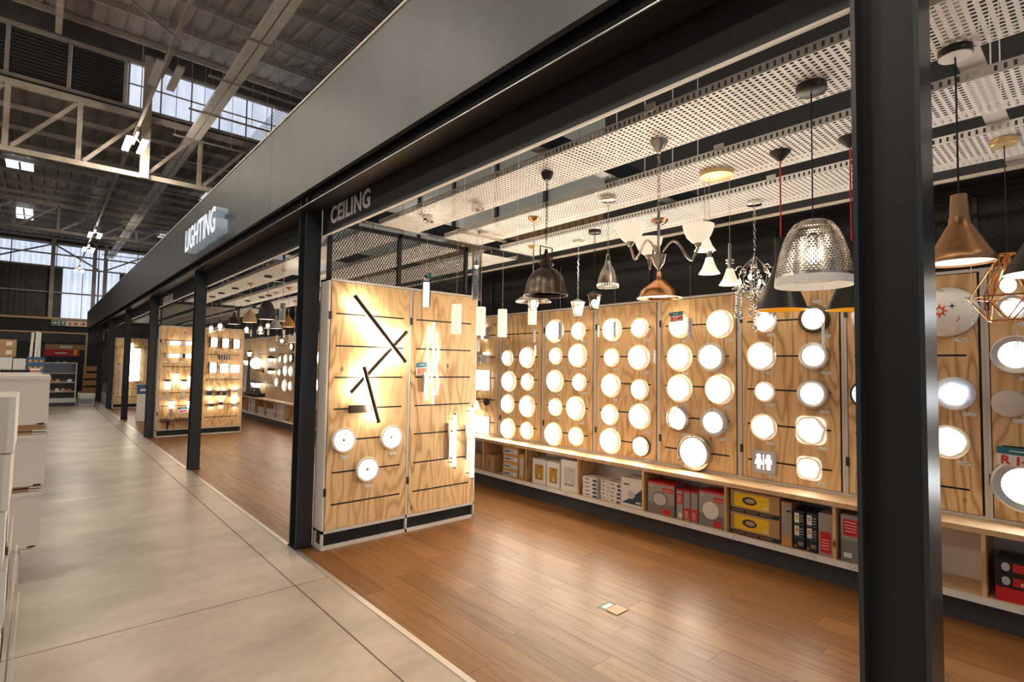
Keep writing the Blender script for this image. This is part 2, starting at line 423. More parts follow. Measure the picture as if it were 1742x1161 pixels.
# ---- cable trays above the lamps, cross beams, hangers
def tray(x0, x1, y0, y1, label, grp):
    t = thing('cable_tray', label, 'cable tray', (0, 0, TRAYZ), 0, grp)
    nx = 15; px = (x1-x0)/nx; ny = int((y1-y0)/.031); py = (y1-y0)/ny; hx, hy = .0074, .0080
    v = []; q = []
    for j in range(ny):
        cy = y0+(j+.5)*py
        for i in range(nx):
            cx = x0+(i+.5)*px; o = len(v)
            v += [(cx-px/2, cy-py/2, 0), (cx+px/2, cy-py/2, 0), (cx+px/2, cy+py/2, 0), (cx-px/2, cy+py/2, 0),
                  (cx-hx, cy-hy, 0), (cx+hx, cy-hy, 0), (cx+hx, cy+hy, 0), (cx-hx, cy+hy, 0)]
            q += [(o, o+4, o+5, o+1), (o+1, o+5, o+6, o+2), (o+2, o+6, o+7, o+3), (o+3, o+7, o+4, o)]
    MB().add(v, q).build('perforated_sheet', 'tray_white', t)
    for xx in (x0, x1):
        v = []; q = []
        for j in range(ny):
            cy = y0+(j+.5)*py; o = len(v); h0, h1, zt = .011, .035, .046
            v += [(xx, cy-py/2, 0), (xx, cy+py/2, 0), (xx, cy+py/2, zt), (xx, cy-py/2, zt), (xx, cy-.0055, h0), (xx, cy+.0055, h0), (xx, cy+.0055, h1), (xx, cy-.0055, h1)]
            q += [(o, o+1, o+5, o+4), (o+1, o+2, o+6, o+5), (o+2, o+3, o+7, o+6), (o+3, o, o+4, o+7)]
        MB().add(v, q).build('slotted_lip', 'tray_white', t)
    for k in range(int((y1-y0)/2)):
        MB().box(x0-.008, x0, y0+.9+2*k, y0+.96+2*k, .03, .07).build('coupling', 'galvanised', t)
ROOMS = [(-1.4, 4.44), (4.72, 13.24), (13.6, 22.0)]
RN = ('near ceiling-lamp room', 'middle room beyond the crossed-bar divider', 'far room behind the outdoor divider')
for r, (a, b) in enumerate(ROOMS):
    for k, (x0, x1) in enumerate(TRAYS):
        tray(x0, x1, a, b, 'white perforated cable tray, '+('nearest the shop front', 'middle of three', 'nearest the back wall')[k]+', '+RN[r], 'perforated trays over the shop')
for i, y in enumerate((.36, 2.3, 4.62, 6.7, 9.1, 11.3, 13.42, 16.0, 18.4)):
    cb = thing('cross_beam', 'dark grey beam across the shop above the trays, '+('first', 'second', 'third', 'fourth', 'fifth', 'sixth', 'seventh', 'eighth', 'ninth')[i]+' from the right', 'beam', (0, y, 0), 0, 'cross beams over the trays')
    MB().box(1.9, 4.86, 0, .012, 2.96, 3.10).box(1.9, 4.86, -.04, .05, 2.952, 2.96).build('flange', 'frame_white' if i == 0 else 'slate_steel', cb)  # first beam painted pale to carry the lamp light falling on it
    rd = MB()
    for x0, x1 in TRAYS:
        for xx in (x0+.05, x1-.05): rd.tube([(xx, .03, 2.9), (xx, .03, 4.2)], .004, 5)
    rd.build('hanger_rods', 'galvanised', cb)

# ---- taller wall behind the shop: black half, glazed half with timber slats
wr = struct(MB().box(6.5, 6.7, -6, 5.19, 0, 9.5).build('wall_right', 'wall_black'))
struct(MB().box(6.55, 6.7, 5.19, 52, 0, 3.9).build('wall_right', 'wall_black'))
for k, (a, b) in enumerate(((5.22, 6.5), (6.56, 7.84), (7.9, 9.29), (9.35, 10.7), (10.76, 14.0), (14.06, 20))):
    wn = struct(MB().box(6.56, 6.6, a, b, 4.34, 8.8).build('window_%d' % (k+1), 'glassy_grey'))
    MB().box(6.50, 6.62, b-.005, b+.065, 4.3, 8.9).build('mullion', 'mullion', wn)
sl = struct(MB().box(6.56, 6.7, 5.2, 20, 3.86, 4.32).build('trim_3', 'mullion'))
for i in range(80): MB().box(6.51, 6.56, 5.22+i*.145, 5.22+i*.145+.125, 3.88, 4.30).build('slat', 'slat_wood', sl)

# ================================================================== the hall above
GY = 19.0
def corrugated(mb, x0, x1, pts, pitch, amp):
    # sheet whose ribs run along the pts polyline (y,z)
    n = int((x1-x0)/pitch); vs = []; fs = []; prof = []
    for i in range(n):
        xa = x0+i*pitch
        prof += [(xa, 0), (xa+pitch*.60, 0), (xa+pitch*.68, amp), (xa+pitch*.92, amp)]
    k = len(prof)
    for y, z in pts: vs += [(x, y, z+dz) for x, dz in prof]
    for j in range(len(pts)-1):
        for i in range(k-1): a = j*k+i; fs.append((a, a+1, a+k+1, a+k))
    return mb.add(vs, fs)
ce = struct(corrugated(MB(), -22, 12, [(-9, 8.0), (GY, 11.0)], .42, .05).build('ceiling', 'roof_sheet_pale'))
c2 = struct(corrugated(MB(), -22, 14, [(GY, 9.0), (51, 10.4)], .42, .05).build('ceiling', 'roof_sheet'))
zr = lambda y: 8.0+3.0*(y+9)/28.0
zr2 = lambda y: 9.0+1.4*(y-GY)/32.0
for i in range(9):
    y = 18.3-1.75*i
    pu = thing('purlin', 'brown steel purlin under the pale roof, '+('first', 'second', 'third', 'fourth', 'fifth', 'sixth', 'seventh', 'eighth', 'ninth')[i]+' from the clerestory', 'purlin', (0, y, zr(y)-.09), 0, 'purlins under the near roof')
    MB().box(-20, 12, 0, .07, -.09, .07).build('bar', 'roof_steel', pu)
for i in range(14):
    y = 21+2.2*i
    pu = thing('purlin', 'dark purlin under the far roof beyond the clerestory', 'purlin', (0, y, zr2(y)-.11), 0, 'purlins under the far roof')
    MB().box(-20, 12, 0, .07, -.08, .06).build('bar', 'roof_steel', pu)
for i, x in enumerate((-6.5, .0, 7.4)):
    rf = thing('rafter', ('sloping roof rafter at the far left', 'sloping pale rafter left of the hall light row', 'sloping rafter above the wire basket tray')[i], 'rafter', (x, 0, 0), 0, 'rafters of the near roof')
    MB().bar((0, -6, zr(-6)-.44), (0, GY-.4, zr(GY-.4)-.44), .14, .26).build('bar', 'roof_steel', rf)
    br = MB()
    for y in (6, 10, 14): br.bar((0, y, zr(y)-.35), (2.6, y+3.2, zr(y+3.2)-.2), .05)
    br.build('brace', 'roof_steel', rf)
# clerestory: dark louvre boxes, translucent panes, posts and rails
cl = thing('clerestory', 'vertical roof glazing band with dark louvres and bluish translucent panes', 'glazing', (0, GY, 0))
MB().box(-14, 12, -.06, .06, 9.0, 9.12).build('sill', 'roof_steel', cl)
MB().box(-14, 12, -.06, .06, 10.40, 10.50).build('head', 'roof_steel', cl)
MB().box(-14, 12, -.12, -.02, 10.50, 11.04).build('upstand', 'cladding_dark', cl)
MB().box(-14, 12, -.1, .2, 8.90, 9.0).build('gutter', 'black_paint', cl)
for i in range(5):
    x1 = 1.52-1.26*i
    lv = MB().box(x1-1.2, x1, .02, .10, 9.14, 10.38).build('louvre_box', 'black_paint', cl)
    for z in range(12): MB().bar((x1-1.18, 0, 9.2+z*.1), (x1-.02, 0, 9.2+z*.1), .06, .008, (0, .7, .7)).build('louvre_blade', 'black_paint', lv)
    MB().box(x1-.03, x1+.05, -.04, .1, 9.0, 10.5).build('mullion', 'roof_steel', cl)
for i in range(11):
    x0 = 1.62+i*.80
    for z0, z1 in ((9.14, 9.76), (9.80, 10.38)):
        MB().box(x0+.02, x0+.78, .0, .02, z0, z1).build('pane', 'daylight', cl)
    MB().box(x0-.02, x0+.02, -.03, .06, 9.1, 10.42).build('mullion', 'roof_steel', cl)
MB().box(1.6, 10.5, -.03, .05, 9.76, 9.80).build('glazing_rail', 'roof_steel', cl)
# truss under the clerestory
tt = thing('roof_truss', 'pale steel truss with verticals and diagonals under the clerestory', 'truss', (0, GY-.15, 0))
MB().box(-14, 12, -.07, .07, 8.74, 8.90).build('top_chord', 'roof_steel', tt)
MB().box(-14, 12, -.07, .07, 6.98, 7.12).build('bottom_chord', 'roof_steel', tt)
for i in range(-8, 8):
    x = .55+1.47*i
    MB().box(x-.06, x+.06, -.05, .05, 7.12, 8.74).build('vertical', 'roof_steel', tt)
    MB().bar((x-1.35, 0, 7.14), (x-.08, 0, 8.7), .09).build('diagonal', 'roof_steel', tt)
for i, x in enumerate((2.05, -6.8, 9.5)):
    ps = thing('hall_post', ('tall pale post standing by the lit twin tube lamp', 'tall pale post at far left of hall', 'tall post behind the grey fascia')[i], 'post', (x, GY-.32, 0))
    MB().box(-.11, .11, -.07, .07, 0 if i != 0 else 6.95, 10.6).build('shaft', 'roof_steel', ps)
# second truss further down the hall
t2 = thing('roof_truss', 'dark distant truss across the hall before the end wall', 'truss', (0, 34.5, 0))
MB().box(-14, 12, -.07, .07, 9.2, 9.36).build('top_chord', 'roof_steel', t2)
MB().box(-14, 12, -.07, .07, 7.9, 8.02).build('bottom_chord', 'roof_steel', t2)
for i in range(-7, 7):
    x = .4+1.6*i
    MB().box(x-.05, x+.05, -.04, .04, 8.02, 9.2).build('vertical', 'roof_steel', t2)
    MB().bar((x-1.5, 0, 8.02), (x, 0, 9.2), .08).build('diagonal', 'roof_steel', t2)
# skylights in the far roof
for i, (x0, x1, y0, y1) in enumerate(((-1.35, -.62, 38.2, 39.9), (-1.35, -.62, 40.7, 41.6), (5.2, 5.9, 25.9, 27.9), (5.4, 6.2, 40.0, 41.2), (-1.3, -.5, 27.5, 28.6), (-6, -5, 30, 32))):
    sk = thing('skylight', ('bright roof skylight at the left of the far roof, farther larger one of two', 'bright roof skylight at the left of the far roof, thinner one of two', 'bright roof skylight just over the fascia left of the clerestory', 'small distant skylight above the LIGHTING letters', 'bright skylight at the left edge below the black louvres', 'skylight at far left of hall roof')[i], 'skylight', (0, 0, 0), 0, 'skylights of the far roof')
    zz = zr2((y0+y1)/2)-.24
    MB().box(x0, x1, y0, y1, zz-.02, zz).build('pane', 'skylight', sk)
    MB().box((x0+x1)/2-.03, (x0+x1)/2+.03, y0, y1, zz-.06, zz-.02).build('bar', 'roof_steel', sk)
# end wall of the hall: translucent ribbed sheet, dark cladding, girts
we = struct(MB().box(-26, 20, 50.3, 50.6, 0, 11).build('wall_far', 'cladding_dark'))
def ribbed(x0, x1, z0, z1, mt, y):
    mb = MB(); n = max(1, int((x1-x0)/.28)); p = (x1-x0)/n
    for i in range(n):
        xa = x0+i*p; mb.box(xa, xa+p*.72, y-.05, y, z0, z1).box(xa+p*.72, xa+p, y-.02, y, z0, z1)
    return mb
for k in range(8):
    x0 = -9+2.4*k
    ribbed(x0+.03, x0+2.37, 8.25, 9.85, 'daylight', 50.3).build('translucent_sheet', 'daylight', we)
for x0, x1 in ((.99, 2.1), (2.14, 3.0), (3.1, 4.3)): ribbed(x0, x1, 4.5, 8.2, 'daylight', 50.3).build('translucent_sheet', 'daylight', we)
for x0 in (-9, -6.6, -4.2, -1.8): ribbed(x0+.02, min(x0+2.38, .97), 4.5, 8.2, 'cladding_dark', 50.3).build('cladding_sheet', 'cladding_dark', we)
for i, z in enumerate((4.45, 6.35, 8.2, 9.1, 9.9)): MB().box(-12, 8, 50.05, 50.2, z, z+.1).build('girt', 'roof_steel', we)
for i, x in enumerate((-2.6, .4, 2.75, 3.4)): MB().box(x-.12, x+.12, 49.85, 50.05, 3, 10.3).build('wall_post', 'roof_steel', we)
for a, b in (((-3.2, 8.3), (.3, 9.8)), ((3.0, 8.3), (.5, 9.8)), ((3.4, 8.3), (6, 9.8))): MB().bar((a[0], 49.95, a[1]), (b[0], 49.95, b[1]), .1).build('wall_brace', 'roof_steel', we)
# twin tube lamps in a row along the aisle, on trunking
tk = thing('lamp_trunking', 'thin conduit trunking carrying the row of hall tube lamps', 'trunking', (1.72, 0, 7.915))
MB().box(-.035, .035, -4, 48, 0, .06).build('channel', 'roof_steel', tk)
for i in range(12): MB().tube([(0, 1+4*i, .06), (0, 1+4*i, (zr(1+4*i) if 1+4*i < GY else zr2(1+4*i))-7.92)], .012, 5).build('hanger', 'roof_steel', tk)
def highbay(x, y, on, label):
    h = thing('tube_lamp', label, 'lamp', (x, y, 7.55), 0, 'twin tube hall lamps')
    MB().box(-.03, .03, -.55, .55, .22, .37).build('spine', 'roof_steel', h)
    for s in (-1, 1):
        MB().box(s*.18-.07, s*.18+.07, -.60, .60, .046, .075).bar((s*.18, 0, .07), (0, 0, .25), .03).build('reflector', 'roof_steel', h)
        MB().box(s*.17-.07, s*.17+.07, -.58, .58, .0, .045).build('tube', 'tube_on' if on else 'tube_off', h)
highbay(1.72, 13.0, False, 'unlit twin tube lamp high in front of the clerestory')
highbay(1.72, 17.8, True, 'lit twin tube lamp nearest, in front of the roof truss')
highbay(1.72, 32.2, True, 'lit twin tube lamp, second along the hall')
highbay(1.72, 36.7, True, 'lit twin tube lamp, third along the hall')
highbay(1.72, 46.0, True, 'lit twin tube lamp farthest by the end wall')
# more lit lamps added out of view to light the aisle and fascia
for k, (x, y) in enumerate([(-2.9, yy) for yy in (-5, -.6, 3.8, 8.4, 13.0, 17.8)]+[(1.2, -5), (-7.5, 3.8), (-7.5, 13.0)]):
    highbay(x, y, True, 'lit twin tube lamp added over the aisle beside the camera, outside the view')
# galvanised double duct on crossbars, wire basket tray and pipes
du = thing('cable_duct', 'galvanised double cable duct running under the roof beside the fascia', 'duct', (3.08, 0, 8.5))
for x in (0, .20):
    MB().box(x, x+.17, 4, 45, 0, .10).build('trough', 'galvanised', du)
for i in range(18):
    y = 5.2+2.25*i
    MB().bar((-.35, y, -.02), (2.4, y, -.02), .045).build('crossbar', 'roof_steel', du)
    for xx in (-.3, .45, 1.25, 2.3): MB().tube([(xx, y, 0), (xx, y, (zr(y) if y < GY else zr2(y))-8.5)], .008, 4).build('hanger', 'roof_steel', du)
bs = thing('wire_basket_tray', 'wire mesh basket tray hung beside the galvanised duct', 'basket tray', (4.55, 0, 8.53))
mb = MB()
for i in range(9): mb.box(i*.06-.004, i*.06+.004, 5, 44, 0, .008)
for i in range(8*28): mb.box(0, .48, 5+i*.14, 5.008+i*.14, -.008, 0)
tag(mb.build('wires', 'cladding_dark', bs), kind='stuff')
pp = thing('sprinkler_pipe', 'dark pipe pair running along the hall over the fascia top', 'pipe', (5.15, 0, 8.38))
for x in (0, .16): MB().tube([(x, 4, 0), (x, 46, 0)], .035, 8).build('pipe', 'cladding_dark', pp)

# ================================================================== display boards
def board_parts(th, x0, x1, z0, z1, ply, slots, y=0.0, inset=(.06, .08), thick=.018, hinges=True):
    b = MB().box(x0, x1, y-thick, y, z0, z1).build('board', ply, th)
    sm = MB().box(x0+(x1-x0)*inset[0], x1-(x1-x0)*inset[1], y-thick-.0012, y-thick+.004, -.0068, .0068).mesh('slot', 'slot_black')
    for z in slots: put('slot', sm, b, (0, 0, z))
    if hinges:
        hm = MB().box(x0-.022, x0+.004, y-thick-.004, y-thick+.01, -.035, .035).mesh('hinge', 'cap_black')
        for z in (z0+(z1-z0)*.15, z0+(z1-z0)*.86): put('hinge', hm, b, (0, 0, z))
    return b
def price_label(parent, x, z, y=-.0013, wd=.072):
    put('price_label', shared(('pl', wd), lambda: MB().box(-wd/2, wd/2, -.0015, 0, -.014, .014).mesh('price_label', 'print_card')), parent, (x, y, z))
SLOTD = [2.063, 1.775, 1.494, 1.214, .936, .657, .38]
SLOTW = [2.05, 1.74, 1.445, 1.137, .82]
DIV = []
for k, y in enumerate(DIVY):
    d = thing('divider', ('white framed plywood divider with crossed light bars beside the second column', 'white framed plywood divider covered with outdoor wall lamps', 'far white framed plywood divider with glowing battens')[k], 'divider', (1.878, y, 0), 0, 'dividers between the shop rooms')
    W_ = 1.656; f = MB()
    f.box(0, .018, 0, .19, .165, 2.372).box(W_-.018, W_, 0, .19, .0, 2.372).box(0, W_, 0, .19, 2.352, 2.372).box(0, W_, 0, .19, .0, .03)
    f.box(0, .018, 0, .03, .03, .165).box(0, .018, .16, .19, .03, .165)
    f.box(.818, .84, 0, .19, .0, 2.352).box(0, W_, .0, .03, .138, .165).box(0, W_, .16, .19, .138, .165)
    f.build('frame', 'frame_white', d)
    MB().box(.018, W_-.018, .035, .155, .165, 2.352).build('core', 'black_paint', d)
    MB().box(.02, W_-.02, .03, .16, .03, .138).build('base_back', 'black_paint', d)
    for x0 in (.02, .84):
        tag(diamonds(MB(), .796, .105, .028, .040).build('base_mesh', 'black_mesh', d, loc=(x0, .02, .032)), kind='stuff')
    DIV.append([board_parts(d, .026, .814, .168, 2.348, 'plywood', SLOTD, .018), board_parts(d, .846, W_-.022, .168, 2.348, 'plywood', SLOTD, .018)])
    s = thing('mesh_screen', ('black expanded metal screen above the crossed-bar divider', 'black expanded metal screen above the outdoor lamp divider', 'black mesh screen above the far batten divider')[k], 'mesh screen', (1.878, y+.04, 2.372), 0, 'mesh screens over the dividers')
    fr = MB()
    for x in (.0, .70, 1.51): fr.box(x, x+.035, 0, .035, 0, .525)
    fr.box(0, 1.545, 0, .035, .488, .525); fr.build('frame', 'black_paint', s)
    tag(diamonds(MB(), 1.54, .49, .027, .043, .0062).build('strands', 'black_mesh', s, loc=(0, .018, 0)), kind='stuff')

PANELS = {}
PN = {0: 'plywood panel half hidden behind the divider edge', 1: 'plywood panel of eight dome lights, first right of the divider', 2: 'plywood panel of ten dome lights, second right of the divider', 3: 'plywood panel of ten dome lights, third right of the divider', 4: 'plywood panel with a big bronze rimmed light at its foot', 5: 'plywood panel holding the lit toilet sign and square lights', 6: 'plywood panel mostly hidden behind the near column', 7: 'plywood panel at the right edge with cool white lights'}
def wall_panel(k, label, ply='plywood', slots=SLOTW):
    ya = Y0-(k-1)*PW                       # higher y edge
    p = thing('plywood_display', label, 'panel', (XB, ya, .637), WALLROT, 'plywood panels along the back wall')
    f = MB().box(.0005, .020, 0, .075, 0, 1.70).box(PW-.020, PW-.0005, 0, .075, 0, 1.70)
    f.box(.02, PW-.02, 0, .075, 1.678, 1.70).box(.02, PW-.02, 0, .075, 0, .02); f.build('frame', 'frame_white', p)
    MB().box(.02, PW-.02, .02, .07, .02, 1.678).build('backing', 'black_paint', p)
    b = board_parts(p, .026, PW-.034, .024, 1.672, ply, [z-.637 for z in slots], .018)
    PANELS[k] = (b, ya)
for k in range(0, 8): wall_panel(k, PN[k])
ordw = ['first', 'second', 'third', 'fourth', 'fifth', 'sixth', 'seventh']
for i, k in enumerate(range(-9, -15, -1)): wall_panel(k, 'pale plywood panel with outdoor lamps past the far divider, '+ordw[i]+' from it', 'plywood_pale', [1.85, 1.45, 1.05])

# ================================================================== wall and ceiling fittings
m = MATS['opal']
def radial(name, k, c0=(1.0, .76, .48), c1=(1.0, .88, .70)):
    # a bulb behind opal glass: hot in the middle, dim towards the rim
    t = NT(MATS[name]); tc = t.n('TexCoord')
    sx = t.n('SeparateXYZ'); t.l(tc.outputs['Object'], sx.inputs[0])
    cb = t.n('CombineXYZ'); t.l(sx.outputs[0], cb.inputs[0]); t.l(sx.outputs[2], cb.inputs[2])
    nz = t.n('TexNoise', Scale=1.7, Detail=1.0); t.l(t.coords(), nz.inputs['Vector'])
    off = t.n('VectorMath', operation='SCALE'); off.inputs['Scale'].default_value = .32
    sb = t.n('VectorMath', operation='SUBTRACT'); sb.inputs[1].default_value = (.5, .5, .5)
    t.l(nz.outputs['Color'], sb.inputs[0]); t.l(sb.outputs[0], off.inputs[0])
    ad = t.n('VectorMath', operation='ADD'); t.l(cb.outputs[0], ad.inputs[0]); t.l(off.outputs[0], ad.inputs[1])
    ln = t.n('VectorMath', operation='LENGTH'); t.l(ad.outputs[0], ln.inputs[0])
    cv = t.n('FloatCurve'); c = cv.mapping.curves[0]
    c.points[0].location = (0, 1.0); c.points[1].location = (1.0, .009)
    for p in ((.35, .62), (.55, .16), (.80, .018)): c.points.new(*p)
    cv.mapping.update()
    t.l(ln.outputs['Value'], cv.inputs['Value'])
    mu = t.n('Math', operation='MULTIPLY'); mu.inputs[1].default_value = k
    t.l(cv.outputs[0], mu.inputs[0]); t.l(mu.outputs[0], t.b.inputs['Emission Strength'])
    t.l(t.ramp(ln.outputs['Value'], [(.35, c1), (.95, c0)]), t.b.inputs['Emission Color'])
radial('opal', DOME*3.8); radial('opal_soft', DOME*2.4, (1.0, .82, .60), (1.0, .9, .76))
radial('opal_cool', DOME*2.4, (.70, .86, 1.0), (.92, .96, 1.0)); radial('opal_cool_soft', DOME*.5, (.45, .62, 1.0), (.9, .95, 1.0))

def dome_mesh(key, depth, r=1.0, material='opal', y0=.0, power=None, n=28):
    prof = [(r*math.cos(a), y0+depth*math.sin(a)) for a in [math.pi/2*i/7 for i in range(7)]]+[(1e-5, y0+depth)]
    return shared(key, lambda: MB().lathe(prof, n, (0, 0, 0), '-y', power).mesh('diffuser', material, True))
def ring_mesh(key, prof, material, n=32, power=None):
    return shared(key, lambda: MB().lathe(prof, n, (0, 0, 0), '-y', power).mesh('rim', material, True))
def fitting(kind, loc, rz, r, label, group, name='ceiling_light'):
    t = thing(name, label, 'light', loc, rz, group); s = (r, r, r)
    base = lambda: put('base', shared('base', lambda: MB().lathe([(.90, 0), (.90, .10), (.80, .12)], 24, (0, 0, 0), '-y').mesh('base', 'white_paint', True)), t, scale=s)
    def rim(matname, outer=1.0, inner=.80, h=.32):
        put('rim', ring_mesh(('rim', matname, inner, h), [(.97, 0), (1.0, h*.5), (.97, h), (inner+.03, h*1.08), (inner, h)], matname), t, scale=s)
    if kind == 'dome': base(); put('diffuser', dome_mesh('d45', .52, 1.0, 'opal', .10), t, scale=s)
    elif kind == 'flat': base(); put('diffuser', dome_mesh('d28', .26, 1.0, 'opal_soft', .10), t, scale=s)
    elif kind == 'square': put('base', shared('bsq', lambda: MB().lathe([(.86, 0), (.86, .12)], 28, (0, 0, 0), '-y', 4).mesh('base', 'white_paint')), t, scale=s); put('diffuser', dome_mesh('sq', .28, 1.0, 'opal_soft', .10, 3.6, 36), t, scale=s)
    elif kind == 'thinblack':
        base(); put('diffuser', dome_mesh('dtb', .36, .95, 'opal', .10), t, scale=s); rim('cap_black', 1, .94, .14)
    elif kind == 'patterned':
        base(); put('diffuser', dome_mesh('dpt', .26, .82, 'opal', .22), t, scale=s); rim('white_shade', 1, .80, .24)
        bm_ = shared('blk', lambda: MB().box(-.045, .045, -.30, -.22, .84, .96).mesh('block', 'aluminium'))
        for j in range(20):
            o = put('block', bm_, t, scale=s); o.rotation_euler = (0, 2*math.pi*j/20, 0)
    elif kind == 'cool': base(); put('diffuser', dome_mesh('dco', .45, 1.0, 'opal_cool_soft', .1), t, scale=s)
    elif kind == 'unlit': base(); put('diffuser', dome_mesh('dun', .28, 1.0, 'opal_off', .1), t, scale=s)
    elif kind == 'coolring': put('diffuser', dome_mesh('dcr', .12, .90, 'opal_cool', .2), t, scale=s); rim('aluminium', 1, .88, .28)
    elif kind.endswith('ring') or kind == 'blackring2':
        mt = {'chromering': 'chrome', 'greyring': 'pale_grey', 'bronzering': 'nickel', 'silverring': 'aluminium', 'blackring': 'dark_bronze', 'blackring2': 'cap_black'}[kind]
        inn = {'blackring2': .92, 'bronzering': .86}.get(kind, .80)
        cool = kind == 'blackring2'
        put('diffuser', dome_mesh(('dr', inn, cool), .16, inn, 'opal_cool' if cool else 'opal_soft', .30), t, scale=s); rim(mt, 1, inn, .36)
        if kind in ('bronzering', 'chromering', 'greyring'):
            sm = shared('screw', lambda: MB().lathe([(.035, .36), (.035, .44), (.0001, .46)], 8, (.91, 0, 0), '-y').mesh('screw', 'cap_black', True))
            for j in range(3):
                o = put('screw', sm, t, scale=s); o.rotation_euler = (0, 2*math.pi*j/3+.5, 0)
    return t
RW = ('top', 'second', 'third', 'fourth', 'bottom')
WALL = [
 (1, 5.453, 1.728, .112, 'dome'), (1, 5.061, 1.734, .142, 'dome'), (1, 5.414, 1.412, .142, 'dome'), (1, 5.054, 1.416, .115, 'dome'), (1, 5.434, 1.106, .131, 'dome'), (1, 5.048, 1.099, .145, 'dome'), (1, 5.419, .776, .143, 'dome'), (1, 5.053, .785, .118, 'dome'),
 (2, 4.568, 2.060, .149, 'dome'), (2, 4.185, 2.049, .108, 'dome'), (2, 4.552, 1.751, .109, 'dome'), (2, 4.188, 1.756, .143, 'dome'), (2, 4.554, 1.442, .141, 'dome'), (2, 4.165, 1.44, .107, 'dome'), (2, 4.549, 1.122, .112, 'dome'), (2, 4.212, 1.131, .146, 'dome'), (2, 4.572, .79, .145, 'dome'), (2, 4.208, .801, .114, 'dome'),
 (3, 3.688, 2.042, .134, 'dome'), (3, 3.322, 2.046, .11, 'dome'), (3, 3.694, 1.73, .105, 'dome'), (3, 3.33, 1.73, .137, 'dome'), (3, 3.699, 1.42, .134, 'dome'), (3, 3.319, 1.391, .112, 'dome'), (3, 3.713, 1.094, .118, 'dome'), (3, 3.318, 1.107, .137, 'dome'), (3, 3.702, .806, .143, 'dome'), (3, 3.306, .794, .111, 'thinblack'),
 (4, 2.849, 2.043, .123, 'dome'), (4, 2.428, 2.046, .135, 'dome'), (4, 2.849, 1.729, .14, 'dome'), (4, 2.517, 1.731, .139, 'patterned'), (4, 2.849, 1.423, .14, 'dome'), (4, 2.435, 1.429, .143, 'dome'), (4, 2.861, 1.12, .128, 'chromering'), (4, 2.486, 1.119, .132, 'greyring'), (4, 2.678, .815, .178, 'bronzering'),
 (5, 2.016, 2.049, .101, 'flat'), (5, 1.615, 2.044, .119, 'blackring'), (5, 2.05, 1.741, .13, 'flat'), (5, 1.618, 1.739, .116, 'silverring'), (5, 2.024, 1.426, .09, 'flat'), (5, 1.63, 1.428, .121, 'silverring'), (5, 2.034, 1.118, .116, 'flat'), (5, 1.652, 1.126, .118, 'square'), (5, 2.028, .815, .097, 'wc'), (5, 1.669, .814, .097, 'square'),
 (6, 1.225, 2.03, .118, 'silverring'), (6, 1.244, 1.44, .117, 'blackring2'), (6, .766, 2.046, .174, 'plate'), (6, .728, 1.474, .116, 'cool'), (6, .766, 1.135, .117, 'flat'),
 (7, .417, 2.054, .089, 'coolring'), (7, .407, 1.742, .13, 'coolring'), (7, .448, 1.422, .09, 'unlit'), (7, .379, .898, .173, 'coolring')]
XW = XB-.0005
LOOK = {'dome': 'glowing frosted dome light', 'flat': 'flat round opal light', 'thinblack': 'glowing round light with thin black edge', 'patterned': 'round light with beaded glass rim', 'chromering': 'round light with chrome rim', 'greyring': 'round light with pale grey rim', 'bronzering': 'large round light with bronze nickel rim', 'silverring': 'round drum light with silver rim', 'blackring': 'round light with dark bronze rim', 'blackring2': 'cool white light with thin black rim', 'square': 'rounded square opal light', 'cool': 'bluish glowing dome light', 'coolring': 'cool white round panel light', 'unlit': 'unlit round opal light'}
PW_ = {1: 'first panel right of divider', 2: 'second panel right of divider', 3: 'third panel right of divider', 4: 'fourth panel right of divider', 5: 'panel with the toilet sign', 6: 'panel behind the near column', 7: 'panel at the right edge'}
